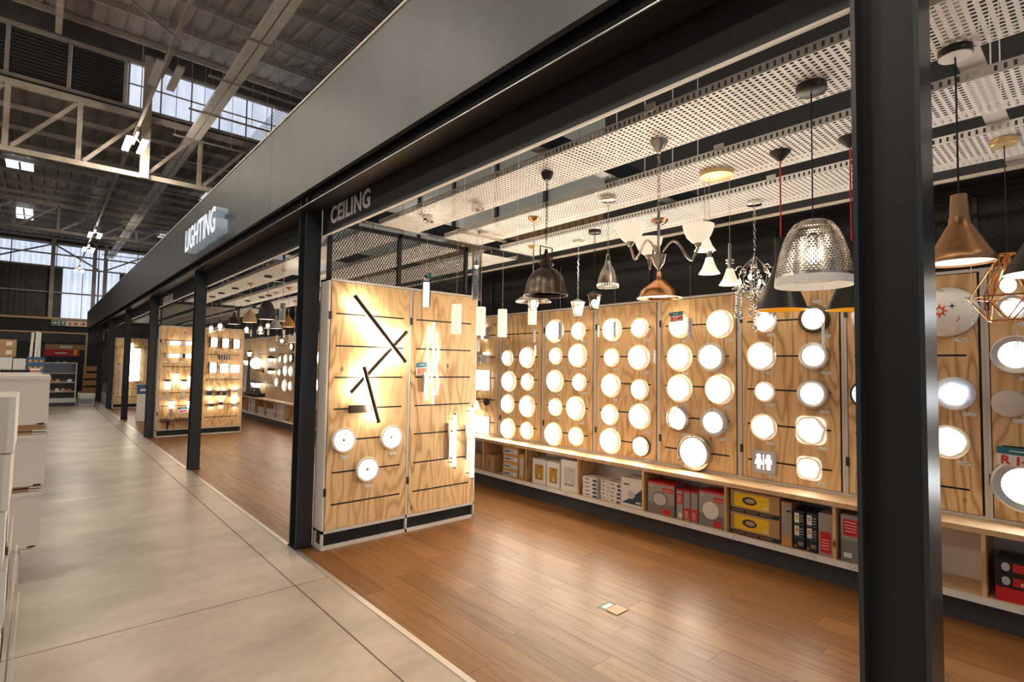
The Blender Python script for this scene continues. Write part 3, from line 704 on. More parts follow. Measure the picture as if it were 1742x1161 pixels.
for k, y, z, r, kind in WALL:
    row = min(range(5), key=lambda i: abs((2.05, 1.74, 1.43, 1.12, .80)[i]-z))
    ctr = Y0-(k-.5)*PW; side = 'left' if y > ctr else 'right'
    b, ya = PANELS[k]
    price_label(b, ya-y+.03+(.05 if side == 'right' else .02), z-.637-r-.022)
    if kind == 'wc':
        t = thing('toilet_sign', 'small grey square sign with glowing white man and woman figures', 'sign', (XW, y, z), WALLROT)
        MB().box(-r, r, -.03, 0, -r, r).build('plate', 'pale_grey', t)
        for s in (-1, 1):
            g = MB().lathe([(.019, .030), (.019, .033)], 14, (s*.042, 0, .050), '-y')
            if s < 0: g.prism([(s*.042-.02, .028), (s*.042+.02, .028), (s*.042+.036, -.022), (s*.042+.016, -.022), (s*.042+.014, -.062), (s*.042-.014, -.062), (s*.042-.016, -.022), (s*.042-.036, -.022)], -.033, -.029)
            else: g.prism([(s*.042-.028, .028), (s*.042+.028, .028), (s*.042+.028, -.012), (s*.042+.016, -.012), (s*.042+.016, -.062), (s*.042-.016, -.062), (s*.042-.016, -.012), (s*.042-.028, -.012)], -.033, -.029)
            g.build('figure', 'pictogram', t)
        MB().box(-.004, .004, -.033, -.029, -.065, .065).build('dividing_bar', 'pictogram', t)
        continue
    if kind == 'plate':
        t = thing('decorated_light', 'large unlit white dish light with red flowers, hearts and drawn faces', 'light', (XW, y, z), WALLROT)
        sx = (r*1.22, r, r)
        put('dish', shared('dish', lambda: MB().lathe([(.6, 0), (.98, .12), (1.0, .17), (.92, .26), (.7, .36), (.4, .42), (.0001, .45)], 36, (0, 0, 0), '-y').mesh('dish', 'white_shade', True)), t, scale=(r*1.08, r, r))
        def on(u, v): # surface depth
            q = math.hypot(u, v); return -r*(.455-.30*q**2.2)
        def petal(nm, u, v, s, mt, n=8, inner=.45):
            poly = [(s*(1 if i % 2 == 0 else inner)*math.cos(math.pi*i/n), s*(1 if i % 2 == 0 else inner)*math.sin(math.pi*i/n)) for i in range(2*n)]
            MB().prism(poly, -.002, .004).build(nm, mt, t, loc=(u*r, on(u, v), v*r))
        def heart(u, v, s, mt):
            poly = [(s*.9*math.sin(a)**3, s*(.75*math.cos(a)-.30*math.cos(2*a)-.12*math.cos(3*a))) for a in [2*math.pi*i/16 for i in range(16)]]
            MB().prism(poly[::-1], -.002, .004).build('heart', mt, t, loc=(u*r, on(u, v), v*r))
        petal('flower', -.12, .02, .052, 'red_ink'); MB().lathe([(.018, .003), (.018, .0)], 10, (0, 0, 0), '-y').build('flower_eye', 'cream_sign', t, loc=(-.12*r, on(-.12, .02)-.002, .02*r))
        petal('flower', .35, .62, .018, 'red_ink', 6); petal('flower', .1, .72, .02, 'orange_card', 6); petal('flower', -.2, -.66, .018, 'orange_card', 6); petal('flower', .28, .20, .024, 'navy_card', 4, .3)
        for u, v, s, mt in ((.52, .28, .02, 'red_ink'), (.62, -.08, .016, 'orange_card'), (.60, -.32, .018, 'red_ink'), (.40, -.34, .02, 'orange_card'), (.45, -.22, .012, 'red_ink')): heart(u, v, s, mt)
        for u, v, s in ((-.22, .72, .042), (.12, -.62, .05), (.66, .36, .03)):
            MB().lathe([(s, .002), (s*.96, .003), (s*.93, .002), (s*.93, .0)], 20, (0, 0, 0), '-y').build('drawn_face', 'cream_sign', t, loc=(u*r, on(u, v)-.001, v*r))
            for du in (-.35, .35): MB().lathe([(s*.09, .004), (s*.09, .0)], 8, (0, 0, 0), '-y').build('drawn_eye', 'dark_ink', t, loc=(u*r+du*s, on(u, v)-.001, v*r+.15*s))
            MB().tube([(s*.9*math.cos(a), -.003, s*.9*math.sin(a)) for a in [math.pi*(.1+.08*i) for i in range(11)]], .0016, 4).build('drawn_hair', 'dark_ink', t, loc=(u*r, on(u, v)-.001, v*r))
        continue
    lab = '%s, %s row, %s column, %s' % (LOOK[kind], RW[row], side, PW_[k])
    if kind in ('bronzering', 'patterned', 'thinblack', 'chromering', 'greyring', 'blackring', 'blackring2', 'cool', 'unlit'): lab = '%s, %s row of the %s' % (LOOK[kind], RW[row], PW_[k])
    fitting(kind, (XW, y, z), WALLROT, r, lab, 'lights on the near back wall panels')
    if kind == 'blackring': price_label(b, ya-y+.02, z-.637+r+.03)

# hidden panels with wall lights added to brighten the middle room
for k in range(-1, -9, -1):
    wall_panel(k, 'plywood panel of the middle room behind the divider')
    for z in (1.74, 1.12):
        fitting('dome', (XW, Y0-(k-.5)*PW, z), WALLROT, .15, 'hidden dome light added to brighten the middle room behind the divider', 'added lights of the middle room')
# unseen panel with cool lights, added so the near column's edge reflects them
wall_panel(8, 'unseen plywood panel of added cool lights just past the right edge')
for y, z, r in ((-.50, 2.05, .12), (-.88, 2.05, .12), (-.50, 1.43, .13), (-.88, 1.43, .13), (-.50, .85, .15), (-.90, .85, .13)):
    fitting('coolring', (XW, y, z), WALLROT, r, 'unseen cool round light added past the right edge of the picture', 'unseen lights added past the right edge')
# small fittings on the panel half hidden by the divider
def wl(name, label, y, z): return thing(name, label, 'light', (XW, y, z), WALLROT)
t = wl('wall_light', 'white wall light with grey triangular side, high at the divider edge', 5.91, 2.085)
MB().prism([(-.01, -.09), (.07, -.085), (.025, -.03), (.025, .03), (.07, .085), (-.01, .09)], -.07, 0).build('shade', 'grey_shade', t); MB().box(-.075, -.012, -.06, 0, -.085, .085).build('diffuser', 'led_white', t)
t = wl('wall_light', 'small round white spot light at the divider edge, left of the cube light', 6.06, 1.71)
MB().lathe([(.06, 0), (.062, .04), (.035, .045), (.03, .03)], 20, (0, 0, 0), '-y').build('ring', 'white_paint', t, True); MB().lathe([(.028, .03), (.028, .035)], 14, (0, 0, 0), '-y').build('lens', 'pale_grey', t)
t = wl('wall_light', 'small white folded cube wall light beyond the divider edge', 5.915, 1.72)
MB().prism([(-.06, -.055), (.05, -.065), (.062, .05), (-.055, .06)], -.06, 0).build('shade', 'white_paint', t); MB().box(-.04, .04, -.05, -.0, .062, .085).build('diffuser', 'led_white', t)
for yy, w_ in ((6.11, .07), (5.92, .085)):
    t = wl('wall_light', 'glowing white rectangular wall tile light, '+('left' if yy > 6 else 'right')+' of the pair beyond the divider', yy, 1.41)
    MB().box(-w_, w_, -.02, 0, -.145, .145).build('base', 'white_paint', t); MB().box(-w_+.006, w_-.006, -.05, -.02, -.138, .138).build('diffuser', 'led_white', t)
t = wl('wall_light', 'dark round sconce with a crossbar beyond the divider edge', 5.90, 1.104)
MB().lathe([(.05, 0), (.056, .03), (.03, .05)], 18, (0, 0, 0), '-y').build('rose', 'dark_bronze', t, True); MB().bar((-.11, -.04, 0), (.11, -.04, 0), .012).build('bar', 'dark_bronze', t)
t = wl('wall_light', 'small white bell wall light beside the dark sconce', 6.06, 1.05)
MB().shell([(.03, .07), (.05, .02), (.085, -.06)], 16).build('shade', 'shade_glass', t, True, loc=(0, -.09, 0)); MB().ball((0, -.09, -.01), .035).build('bulb', 'bulb_soft', t, True); MB().bar((0, -.09, .06), (0, 0, .09), .014).build('arm', 'dark_bronze', t)
t = wl('wall_light', 'wide glowing box light at the foot of the half hidden panel', 5.98, .78)
MB().box(-.15, .15, -.02, 0, -.12, .12).build('base', 'white_paint', t); MB().box(-.145, .145, -.06, -.02, -.115, .115).build('diffuser', 'led_white', t)

# lights on the first divider
DX, DY = 1.878, DIVY[0]
t = thing('bar_light', 'sculptural light of three crossed dark bars glowing onto the plywood', 'light', (2.22, DY-.001, 1.21))
def lbar(a, b, y, ln='bar'):
    a3, b3 = Vector((a[0]-2.22, y, a[1]-1.21)), Vector((b[0]-2.22, y, b[1]-1.21))
    o = MB().tube([a3, b3], .0185, 10).build('bar', 'dark_bronze', t, True)
    e = (b3-a3).normalized()*.02
    MB().bar(a3+e+Vector((0, .02, 0)), b3-e+Vector((0, .02, 0)), .024, .008, (0, 1, 0)).build('led_strip', 'led', o)
lbar((2.063, 2.223), (2.592, 1.643), -.115); lbar((2.622, 1.932), (2.073, 1.362), -.075); lbar((2.173, 1.593), (2.332, 1.087), -.115)
MB().box(-.13, .125, -.04, 0, -.035, .035).build('wall_plate', 'dark_bronze', t)
MB().tube([(.11, -.02, .0), (.08, -.11, .0)], .009, 6).tube([(-.02, -.075, .3), (-.02, -.0, .3)], .006, 6).tube([(.26, -.075, .59), (.26, 0, .59)], .006, 6).build('arm', 'dark_bronze', t)
for i, (x, z, nm) in enumerate(((2.048, .939, 'left white recessed disc light with ring and clips under the crossed bars'), (2.518, .928, 'right white recessed disc light under the crossed bars'), (2.281, .655, 'lowest white recessed disc light on the crossed-bar divider'))):
    t = thing('disc_light', nm, 'light', (x, DY-.001, z), 0, 'disc lights on the crossed-bar divider')
    MB().lathe([(.108, 0), (.112, .02), (.108, .035), (.094, .035), (.084, .012)], 32, (0, 0, 0), '-y').build('rim', 'white_paint', t, True)
    MB().lathe([(.084, .010), (.084, .014)], 32, (0, 0, 0), '-y').build('diffuser', 'led_soft', t)
    MB().lathe([(.013, .012), (.013, .02)], 14, (0, 0, 0), '-y').build('centre_screw', 'nickel', t)
    price_label(DIV[0][0], x-DX-.03+.06, z-.155, -.0015)
    if i == 0: MB().lathe([(.064, .014), (.062, .018), (.056, .018), (.056, .014)], 28, (0, 0, 0), '-y').build('inner_ring', 'trim_white', t, True)
t = thing('wavy_light', 'three wavy glowing white strips on the right board of the divider', 'light', (2.94, DY-.001, 1.40))
for a, b, ph in (((2.886, 1.999), (2.878, 1.275), 0), ((2.941, 2.044), (2.941, 1.227), 2.2), ((2.992, 1.94), (2.995, 1.319), 3.6)):
    n = 26; pts = []
    for i in range(n+1):
        q = i/n; pts.append((a[0]+(b[0]-a[0])*q-2.94+.012*math.sin(q*13+ph), -.05, a[1]+(b[1]-a[1])*q-1.40))
    MB().tube(pts, .0115, 7).build('strip', 'led_soft', t, True)
MB().box(-.09, -.05, -.045, 0, -.05, .12).build('driver_box', 'aluminium', t)
for i, (x, z0, z1) in enumerate(((3.22, .561, 1.127), (3.447, .425, 1.196))):
    t = thing('tube_light', ('shorter', 'longer')[i]+' vertical glowing tube light on the right divider board', 'light', (x, DY-.001, (z0+z1)/2), 0, 'tube lights on the divider')
    h = (z1-z0)/2
    MB().tube([(0, -.06, -h+.02), (0, -.06, h-.02)], .017, 12).build('tube', 'led_tube', t, True)
    for s in (-1, 1): MB().tube([(0, -.06, s*(h-.02)), (0, -.06, s*h)], .021, 12).build('end_cap', 'chrome', t, True); MB().bar((0, -.06, s*(h-.06)), (-.03, 0, s*(h-.06)), .012).build('arm', 'chrome', t)
    MB().box(-.065, -.035, -.03, 0, -.18, .18).build('back_plate', 'chrome', t)
def price_sign(name_label, loc, rz, wd, ht, txt, ink, tilt=0.0):
    s = thing('price_sign', name_label, 'sign', loc, rz); s.rotation_euler = (0, tilt, rz)
    MB().box(-wd/2, wd/2, -.002, 0, -ht/2, ht/2).build('card', 'white_card', s)
    MB().box(-wd/2, wd/2, -.0035, -.002, ht*.12, ht/2).build('header', 'teal', s)
    if txt: letters('figures', txt, ht*.62, ink, s, (-wd*.40, -.003, -ht*.40), FRONT, .0008, .003, 1.0)
    if not txt: MB().box(-wd*.36, wd*.36, -.0035, -.002, -ht*.3, -ht*.08).build('red_print', ink, s)
    MB().box(-wd*.2, wd*.15, -.0045, -.0035, ht*.28, ht*.34).build('small_print', 'white_card', s)
price_sign('teal and white price card reading R999 by the wavy strips', (2.845, DY-.012, 1.578), 0, .145, .125, 'R999', 'orange_ink', R_(-4))
price_sign('teal and white price card reading R149 on a dome light', (4.69, 2.84, 2.13), WALLROT, .15, .10, 'R149', 'red_ink', R_(-4))
price_sign('teal and white price card beginning R1 at the right edge', (4.715, .41, 1.08), WALLROT, .20, .12, 'R 149', 'red_ink', R_(3))
price_sign('teal and white price card on the outdoor lamp divider', (2.361, DIVY[1]-.012, .561), 0, .20, .13, '', 'red_ink', R_(-5))

# shop shelf under the panels
sh = thing('shelf_unit', 'long low plywood cubby shelf under the back wall panels', 'shelf', (4.50, 0, 0))
ye, yn = -1.13, 18.3
MB().box(0, .30, ye, yn, .600, .6365).build('top', 'plywood_pale', sh)
MB().box(0, .36, ye, yn, .178, .210).build('bottom', 'plywood_pale', sh)
MB().box(-.004, 0, ye, yn, .165, .212).build('edge_strip', 'white_paint', sh)
MB().box(.34, .36, ye, yn, .21, .60).build('back', 'trim_white', sh)
MB().box(.09, .12, ye, yn, 0, .178).build('kick_board', 'kick_grey', sh)
for k in range(-14, 8):
    y = Y0-k*PW; MB().box(.004, .34, y-.011, y+.011, .21, .60).build('divider', 'plywood', sh)
for y in (5.0, 4.45, 4.1, 3.4, 2.62, 2.15, 1.56, 1.28, .35): put('price_label', shared(('pl2',), lambda: MB().box(-.0055, -.004, -.045, .045, .172, .206).mesh('price_label', 'print_card')), sh, (0, y, 0))

# ================================================================== hanging lamps
def pendant(name, label, x, y): return thing(name, label, 'pendant lamp', (x, y, TRAYZ-.001), 0, 'pendant lamps under the trays')
def canopy(t, style, r, h, mt):
    pr = {'disc': [(r, 0), (r, -h*.9), (r*.93, -h)], 'cone': [(r, 0), (r*.97, -h*.15), (r*.25, -h*.95), (r*.2, -h)], 'cup': [(r*.8, 0), (r, -h*.1), (r*.75, -h*.7), (r*.5, -h)], 'drum': [(r, 0), (r, -h), (r*.7, -h), (r*.6, -h*.8)]}[style]
    return MB().lathe(pr[::-1], 24).build('canopy', mt, t, True)
def cable(t, z0, z1, mt='cord', r=.0028, x=0, y=0, name='cable'): return MB().tube([(x, y, z0), (x, y, z1)], r, 6).build(name, mt, t)
def chain(t, z0, z1, mt, pitch=.026, r=.0022, x=0, y=0):
    mb = MB(); n = max(1, int((z0-z1)/pitch))
    for i in range(n):
        zc = z0-(i+.5)*(z0-z1)/n; a = i % 2; pts = []
        for j in range(9):
            q = 2*math.pi*j/8; u, v = .008*math.cos(q), .019*math.sin(q); pts.append((x+(u if a else 0), y+(0 if a else u), zc+v))
        mb.tube(pts, r, 4)
    return mb.build('chain', mt, t)
def pricetag(t, z0, ln, x=.02, y=-.02, mt='print_card', wd=.03, ht=.11):
    MB().tube([(x, y, z0), (x, y, z0-ln)], .0011, 4).build('tag_string', 'cord', t)
    MB().box(x-wd/2, x+wd/2, y-.0015, y+.0015, z0-ln-ht, z0-ln).build('price_tag', mt, t)
TZ = TRAYZ-.001
def rel(z): return z-TZ

# 1 short glass cylinder with a white core
t = pendant('glass_pendant', 'small clear glass cylinder pendant with glowing white core by the divider', 2.442, 3.864)
canopy(t, 'drum', .048, .05, 'chrome'); cable(t, -.05, rel(2.37), 'cord', .0016)
MB().lathe([(.012, rel(2.345)), (.03, rel(2.345)), (.03, rel(2.36)), (.012, rel(2.39))], 16).build('cap', 'chrome', t, True)
MB().shell([(.038, rel(2.345)), (.038, rel(2.105))], 20, .003).build('outer_glass', 'glass', t, True)
MB().lathe([(.024, rel(2.12)), (.025, rel(2.12)), (.025, rel(2.32))], 18).build('core', 'led_white', t, True)
MB().box(-.02, .02, -.045, -.043, rel(2.35), rel(2.40)).build('price_tag', 'teal', t)
# 2 bubble glass tube
t = pendant('glass_pendant', 'tall clear glass tube pendant with bubbled lower half', 2.532, 3.283)
canopy(t, 'drum', .05, .055, 'chrome'); cable(t, -.05, rel(2.40), 'cord', .0018)
MB().shell([(.036, rel(2.53)), (.036, rel(2.13))], 20, .003).build('outer_glass', 'glass', t, True)
MB().lathe([(.02, rel(2.44)), (.024, rel(2.40))], 14).build('holder', 'chrome', t, True)
g = MB()
for i in range(90): a = random.random()*6.28; q = .022*math.sqrt(random.random()); g.ball((q*math.cos(a), q*math.sin(a), rel(2.15+.21*random.random())), .004+.003*random.random(), 6, 4)
tag(g.build('bubbles', 'crystal', t), kind='stuff')
MB().lathe([(.026, rel(2.14)), (.026, rel(2.385))], 18).build('core', 'glass_bubble', t, True); MB().ball((0, 0, rel(2.40)), .014).build('bulb', 'bulb', t, True)
# 3 bar with three white cylinders
t = pendant('bar_pendant', 'long slim bar pendant with three hanging white cylinder shades', 3.114, 3.96)
canopy(t, 'disc', .05, .03, 'nickel')
MB().box(-.30, .30, -.012, .012, -.055, -.03).build('bar', 'nickel', t)
for x in (-.283, .0, .27):
    cable(t, -.05, rel(2.175), 'cord', .0018, x)
    b = MB().lathe([(.040, rel(1.905)), (.045, rel(1.905)), (.045, rel(2.165)), (.042, rel(2.175)), (.01, rel(2.178))], 22).build('shade', 'shade_glass', t, True, loc=(x, 0, 0))
    MB().ball((0, 0, 0), .026, 10, 6, 2.2).build('bulb', 'bulb_soft', b, True, loc=(0, 0, rel(2.04)))
    pricetag(t, rel(1.90), .0 if x else .02, x, -.0, ht=.0001) if False else None
pricetag(t, rel(1.91), .05, -.06, -.05)
MATS['shade_glass'].node_tree.nodes['Principled BSDF'].inputs['Transmission Weight'].default_value = 0.0
# 4 flat hood lantern
t = pendant('hood_pendant', 'flat wide nickel hood pendant with clear cone glass under it', 3.129, 3.26)
canopy(t, 'cup', .055, .035, 'copper'); cable(t, -.035, rel(2.28), 'nickel', .004)
MB().lathe([(.012, rel(2.33)), (.02, rel(2.30)), (.02, rel(2.26))][::-1], 14).build('neck', 'nickel', t, True)
MB().shell([(.02, rel(2.262)), (.05, rel(2.25)), (.152, rel(2.175)), (.152, rel(2.168))], 32, .003).build('hood', 'nickel', t, True)
MB().shell([(.05, rel(2.19)), (.045, rel(2.14)), (.02, rel(2.09)), (.004, rel(2.08))], 20, .002).build('cone_glass', 'glass', t, True)
MB().ball((0, 0, rel(2.155)), .024, 12, 7, 1.3).build('bulb', 'bulb', t, True); pricetag(t, rel(2.09), .16, .01, -.01)
# 5 single white cylinder
t = pendant('cylinder_pendant', 'single white glass cylinder pendant behind the flat nickel hood', 3.878, 4.052)
canopy(t, 'cup', .055, .035, 'brass'); cable(t, -.03, rel(2.24), 'nickel', .004)
MB().lathe([(.042, rel(2.064)), (.046, rel(2.064)), (.046, rel(2.235)), (.012, rel(2.245))], 22).build('shade', 'shade_glass', t, True); MB().ball((0, 0, rel(2.13)), .027, 10, 6, 2).build('bulb', 'bulb_soft', t, True); pricetag(t, rel(2.06), .22, .03, -.02)
# 6 big industrial dome
t = pendant('industrial_pendant', 'large dark bronze industrial dome pendant with yoke on a black chain', 2.447, 2.433)
canopy(t, 'cup', .042, .055, 'cap_black'); chain(t, -.055, rel(2.425), 'cap_black')
MB().tube([(-.055, 0, rel(2.295)), (-.055, 0, rel(2.40)), (.055, 0, rel(2.40)), (.055, 0, rel(2.295))], .005, 6).build('yoke', 'dark_bronze', t, True)
for s in (-1, 1): MB().ball((s*.058, 0, rel(2.295)), .011).build('yoke_knob', 'nickel', t, True)
MB().lathe([(.036, rel(2.262)), (.038, rel(2.285)), (.03, rel(2.315)), (.03, rel(2.335)), (.016, rel(2.352)), (.008, rel(2.385)), (.001, rel(2.39))], 20).build('neck', 'dark_bronze', t, True)
MB().shell([(.036, rel(2.266)), (.05, rel(2.258)), (.085, rel(2.235)), (.115, rel(2.195)), (.132, rel(2.14)), (.136, rel(2.105)), (.145, rel(2.092)), (.145, rel(2.080))], 36, .003).build('dome', 'dark_bronze', t, True)
MB().lathe([(.128, rel(2.10)), (.100, rel(2.10))], 30).build('inner', 'copper_satin', t); pricetag(t, rel(2.25), .35, -.01, -.142)
# 7, 8 lantern pendants
for nm, x, y, zt, zb, r, body, glass_, cn in (('white framed glass lantern pendant on a silver chain', 4.032, 3.551, 2.299, 2.138, .080, 'white_paint', 'glass', 'chrome'), ('black framed smoked glass lantern pendant on a black chain', 3.837, 3.177, 2.32, 2.15, .077, 'cap_black', 'glass_smoke', 'cap_black')):
    t = pendant('lantern_pendant', nm, x, y)
    canopy(t, 'disc', .06, .03, body); chain(t, -.03, rel(zt), cn)
    a, b = rel(zt), rel(zb)
    MB().lathe([(r, a-.03), (r*.98, a-.024), (r*.45, a-.004), (.008, a+.006)], 6).build('roof', body, t)
    MB().shell([(r*.86, a-.03), (r*.5, b+.012)], 6, .002).build('glass_panes', glass_, t)
    fr = MB()
    for j in range(6):
        q = 2*math.pi*j/6; fr.bar((r*.86*math.cos(q), r*.86*math.sin(q), a-.03), (r*.5*math.cos(q), r*.5*math.sin(q), b+.01), .006)
    fr.lathe([(r*.52, b), (r*.52, b+.012)], 6); fr.build('frame', body, t)
    MB().ball((0, 0, (a+b)/2-.02), .028, 12, 7, 1.25).build('bulb', 'bulb', t, True); MB().lathe([(.018, a-.045), (.018, a-.03)], 10).build('lamp_holder', body, t)
    pricetag(t, b, .14, .04, -.02)
# 9 brushed bell
t = pendant('bell_pendant', 'brushed nickel bell pendant with slotted rim', 3.145, 2.476)
canopy(t, 'disc', .06, .03, 'nickel'); cable(t, -.03, rel(2.46), 'cord', .003)
MB().tube([(-.02, 0, rel(2.405)), (-.018, 0, rel(2.455)), (0, 0, rel(2.47)), (.018, 0, rel(2.455)), (.02, 0, rel(2.405))], .005, 6).build('loop', 'brushed', t, True)
MB().shell([(.022, rel(2.415)), (.026, rel(2.385)), (.032, rel(2.375)), (.055, rel(2.33)), (.070, rel(2.28)), (.078, rel(2.235)), (.080, rel(2.215))], 36, .003).build('shade', 'brushed', t, True)
sm = MB().box(-.0022, .0022, -.0815, -.0765, rel(2.222), rel(2.240)).mesh('slot', 'white_in')
for j in range(30): o = put('slot', sm, t); o.rotation_euler = (0, 0, 2*math.pi*j/30)
MB().lathe([(.070, rel(2.235)), (.001, rel(2.236))], 26).build('inner', 'white_in', t); pricetag(t, rel(2.215), .26, .02, -.05)
# 10 three-bowl chandelier
t = pendant('bowl_chandelier', 'nickel chandelier with three upturned white glass bowls', 2.551, 1.655)
canopy(t, 'cone', .052, .07, 'nickel'); chain(t, -.07, rel(2.50), 'nickel')
MB().tube([(0, 0, rel(2.50)), (0, 0, rel(2.25))], .0085, 8).build('stem', 'nickel', t)
MB().lathe([(.0001, rel(2.165)), (.012, rel(2.175)), (.03, rel(2.20)), (.04, rel(2.245)), (.042, rel(2.25)), (.01, rel(2.255))], 20).build('hub', 'nickel', t, True)
MB().ball((0, 0, rel(2.16)), .009).build('finial', 'nickel', t, True)
for a in (R_(-71), R_(169), R_(49)):
    c, s = math.cos(a), math.sin(a); pts = []
    for i in range(25):
        q = i/24; rr = .02+.19*q; z = 2.265+.055*math.sin(min(q/.32, 1)*math.pi*.5)*(1 if q < .32 else 0)
        if q >= .32: u = (q-.32)/.68; z = 2.32-.115*(.5-.5*math.cos(u*math.pi*1.28)) if u < .78 else 2.32-.115*(.5-.5*math.cos(.78*math.pi*1.28))+(u-.78)*.28
        pts.append((rr*c, rr*s, rel(z)))
    pts.append((.212*c, .212*s, rel(2.285)))
    arm = MB().tube(pts, .007, 7).build('arm', 'nickel', t, True)
    px, py = .212*c, .212*s
    MB().lathe([(.012, rel(2.272)), (.02, rel(2.285)), (.026, rel(2.298))], 14).build('cup', 'nickel', arm, True, loc=(px, py, 0))
    bw = MB().shell([(.018, rel(2.290)), (.036, rel(2.300)), (.060, rel(2.326)), (.076, rel(2.362)), (.082, rel(2.392))], 26, .003).build('bowl', 'shade_glass', t, True, loc=(px, py, 0))
    MB().ball((0, 0, rel(2.345)), .028).build('bulb', 'bulb_soft', bw, True)
MB().lathe([(.035, rel(2.438)), (.03, rel(2.428)), (.012, rel(2.42))][::-1], 16).build('collar', 'nickel', t, True); pricetag(t, rel(2.20), .30, .16, -.10)
# 11 copper dome
t = pendant('copper_pendant', 'polished copper dome pendant on a red cable behind the bowl chandelier', 3.947, 2.553)
canopy(t, 'cup', .075, .04, 'copper'); cable(t, -.04, rel(2.46), 'red_cable', .005)
MB().lathe([(.022, rel(2.37)), (.026, rel(2.39)), (.024, rel(2.43)), (.012, rel(2.45)), (.006, rel(2.47))], 18).build('neck', 'copper', t, True)
MB().shell([(.024, rel(2.385)), (.05, rel(2.37)), (.13, rel(2.31)), (.165, rel(2.275)), (.176, rel(2.24)), (.186, rel(2.225)), (.186, rel(2.218))], 40, .003).build('dome', 'copper', t, True)
MB().lathe([(.17, rel(2.245)), (.001, rel(2.26))], 30).build('inner', 'white_in', t); pricetag(t, rel(2.22), .45, -.12, -.03)
# 12 disc canopy with three trumpet shades
t = pendant('cluster_pendant', 'brass disc pendant cluster with three white trumpet glass shades', 3.245, 1.674)
MB().lathe([(.10, -.03), (.105, -.028), (.105, 0)], 36).build('canopy', 'brass', t, True)
for x, y, zt, zb in ((-.035, .063, 2.595, 2.389), (-.02, .04, 2.42, 2.237), (.073, -.052, 2.435, 2.165)):
    cable(t, -.03, rel(zt), 'cord', .002, x, y)
    zn = zb+.105
    nk = MB().lathe([(.016, rel(zn)-.005), (.017, rel(zn)+.035), (.024, rel(zn)+.036), (.024, rel(zn)+.043), (.016, rel(zn)+.044), (.016, rel(zn)+.055), (.024, rel(zn)+.056), (.024, rel(zn)+.063), (.012, rel(zn)+.066), (.010, rel(zt))], 16).build('neck', 'nickel', t, True, loc=(x, y, 0))
    sd = MB().shell([(.022, rel(zn)), (.03, rel(zn-.03)), (.045, rel(zn-.07)), (.067, rel(zb))], 26, .003).build('shade', 'shade_glass', t, True, loc=(x, y, 0))
    MB().ball((0, 0, rel(zb+.045)), .022).build('bulb', 'bulb_soft', sd, True)
pricetag(t, rel(2.17), .20, .09, -.10)
# 13 crystal chandelier
t = pendant('crystal_chandelier', 'small crystal bead chandelier with chrome arms', 4.012, 1.768)
canopy(t, 'disc', .055, .03, 'chrome'); chain(t, -.03, rel(2.50), 'chrome', .03)
MB().tube([(0, 0, rel(2.50)), (0, 0, rel(2.10))], .008, 8).build('stem', 'chrome', t); MB().ball((0, 0, rel(2.22)), .022).ball((0, 0, rel(2.10)), .018).ball((0, 0, rel(2.40)), .016).build('column_beads', 'chrome', t, True)
for j in range(6):
    a = 2*math.pi*j/6+.2; c, s = math.cos(a), math.sin(a)
    pts = [((.015+.13*q)*c, (.015+.13*q)*s, rel(2.20-.055*math.sin(q*math.pi*1.15)+.05*q*q)) for q in [i/10 for i in range(11)]]
    arm = MB().tube(pts, .004, 5).build('arm', 'chrome', t, True)
    pts = [((.01+.10*math.sin(q*2.6))*c, (.01+.10*math.sin(q*2.6))*s, rel(2.47-.25*q)) for q in [i/10 for i in range(11)]]
    MB().tube(pts, .004, 5).build('scroll', 'chrome', arm, True)
    pts = [((.11+.03*math.cos(q))*c, (.11+.03*math.cos(q))*s, rel(2.37+.03*math.sin(q))) for q in [i*.7 for i in range(8)]]
    MB().tube(pts, .0045, 5).build('curl', 'chrome', arm, True)
    tip = Vector(((.145)*c, .145*s, rel(2.225)))
    MB().lathe([(.018, 0), (.02, .008), (.008, .012)], 12).build('drip_pan', 'chrome', arm, True, loc=tip)
    MB().lathe([(.006, .01), (.007, .055)], 8).build('candle', 'white_paint', arm, loc=tip)
    MB().ball((0, 0, 0), .012, 8, 6, 2).build('bulb', 'bulb', arm, True, loc=tip+Vector((0, 0, .075)))
    g = MB()
    for i in range(7): g.ball((tip.x*.93, tip.y*.93, tip.z-.02-i*.022), .0095, 6, 4)
    g.ball((tip.x*.93, tip.y*.93, tip.z-.19), .016, 6, 4, 1.6)
    for i in range(9):
        q = i/9; g.ball((tip.x*(1-q)+.02*c*q, tip.y*(1-q)+.02*s*q, tip.z+.02-.07*math.sin(q*math.pi)+.16*q), .009, 6, 4)
    g.build('bead_strand', 'crystal', arm, True)
g = MB()
for i in range(5): g.ball((0, 0, rel(2.07-.025*i)), .008, 6, 4)
g.ball((0, 0, rel(1.93)), .016, 6, 4, 1.6); g.build('centre_drop', 'crystal', t, True)
pricetag(t, rel(2.10), .22, .10, -.10, 'gold_card', .035, .13)
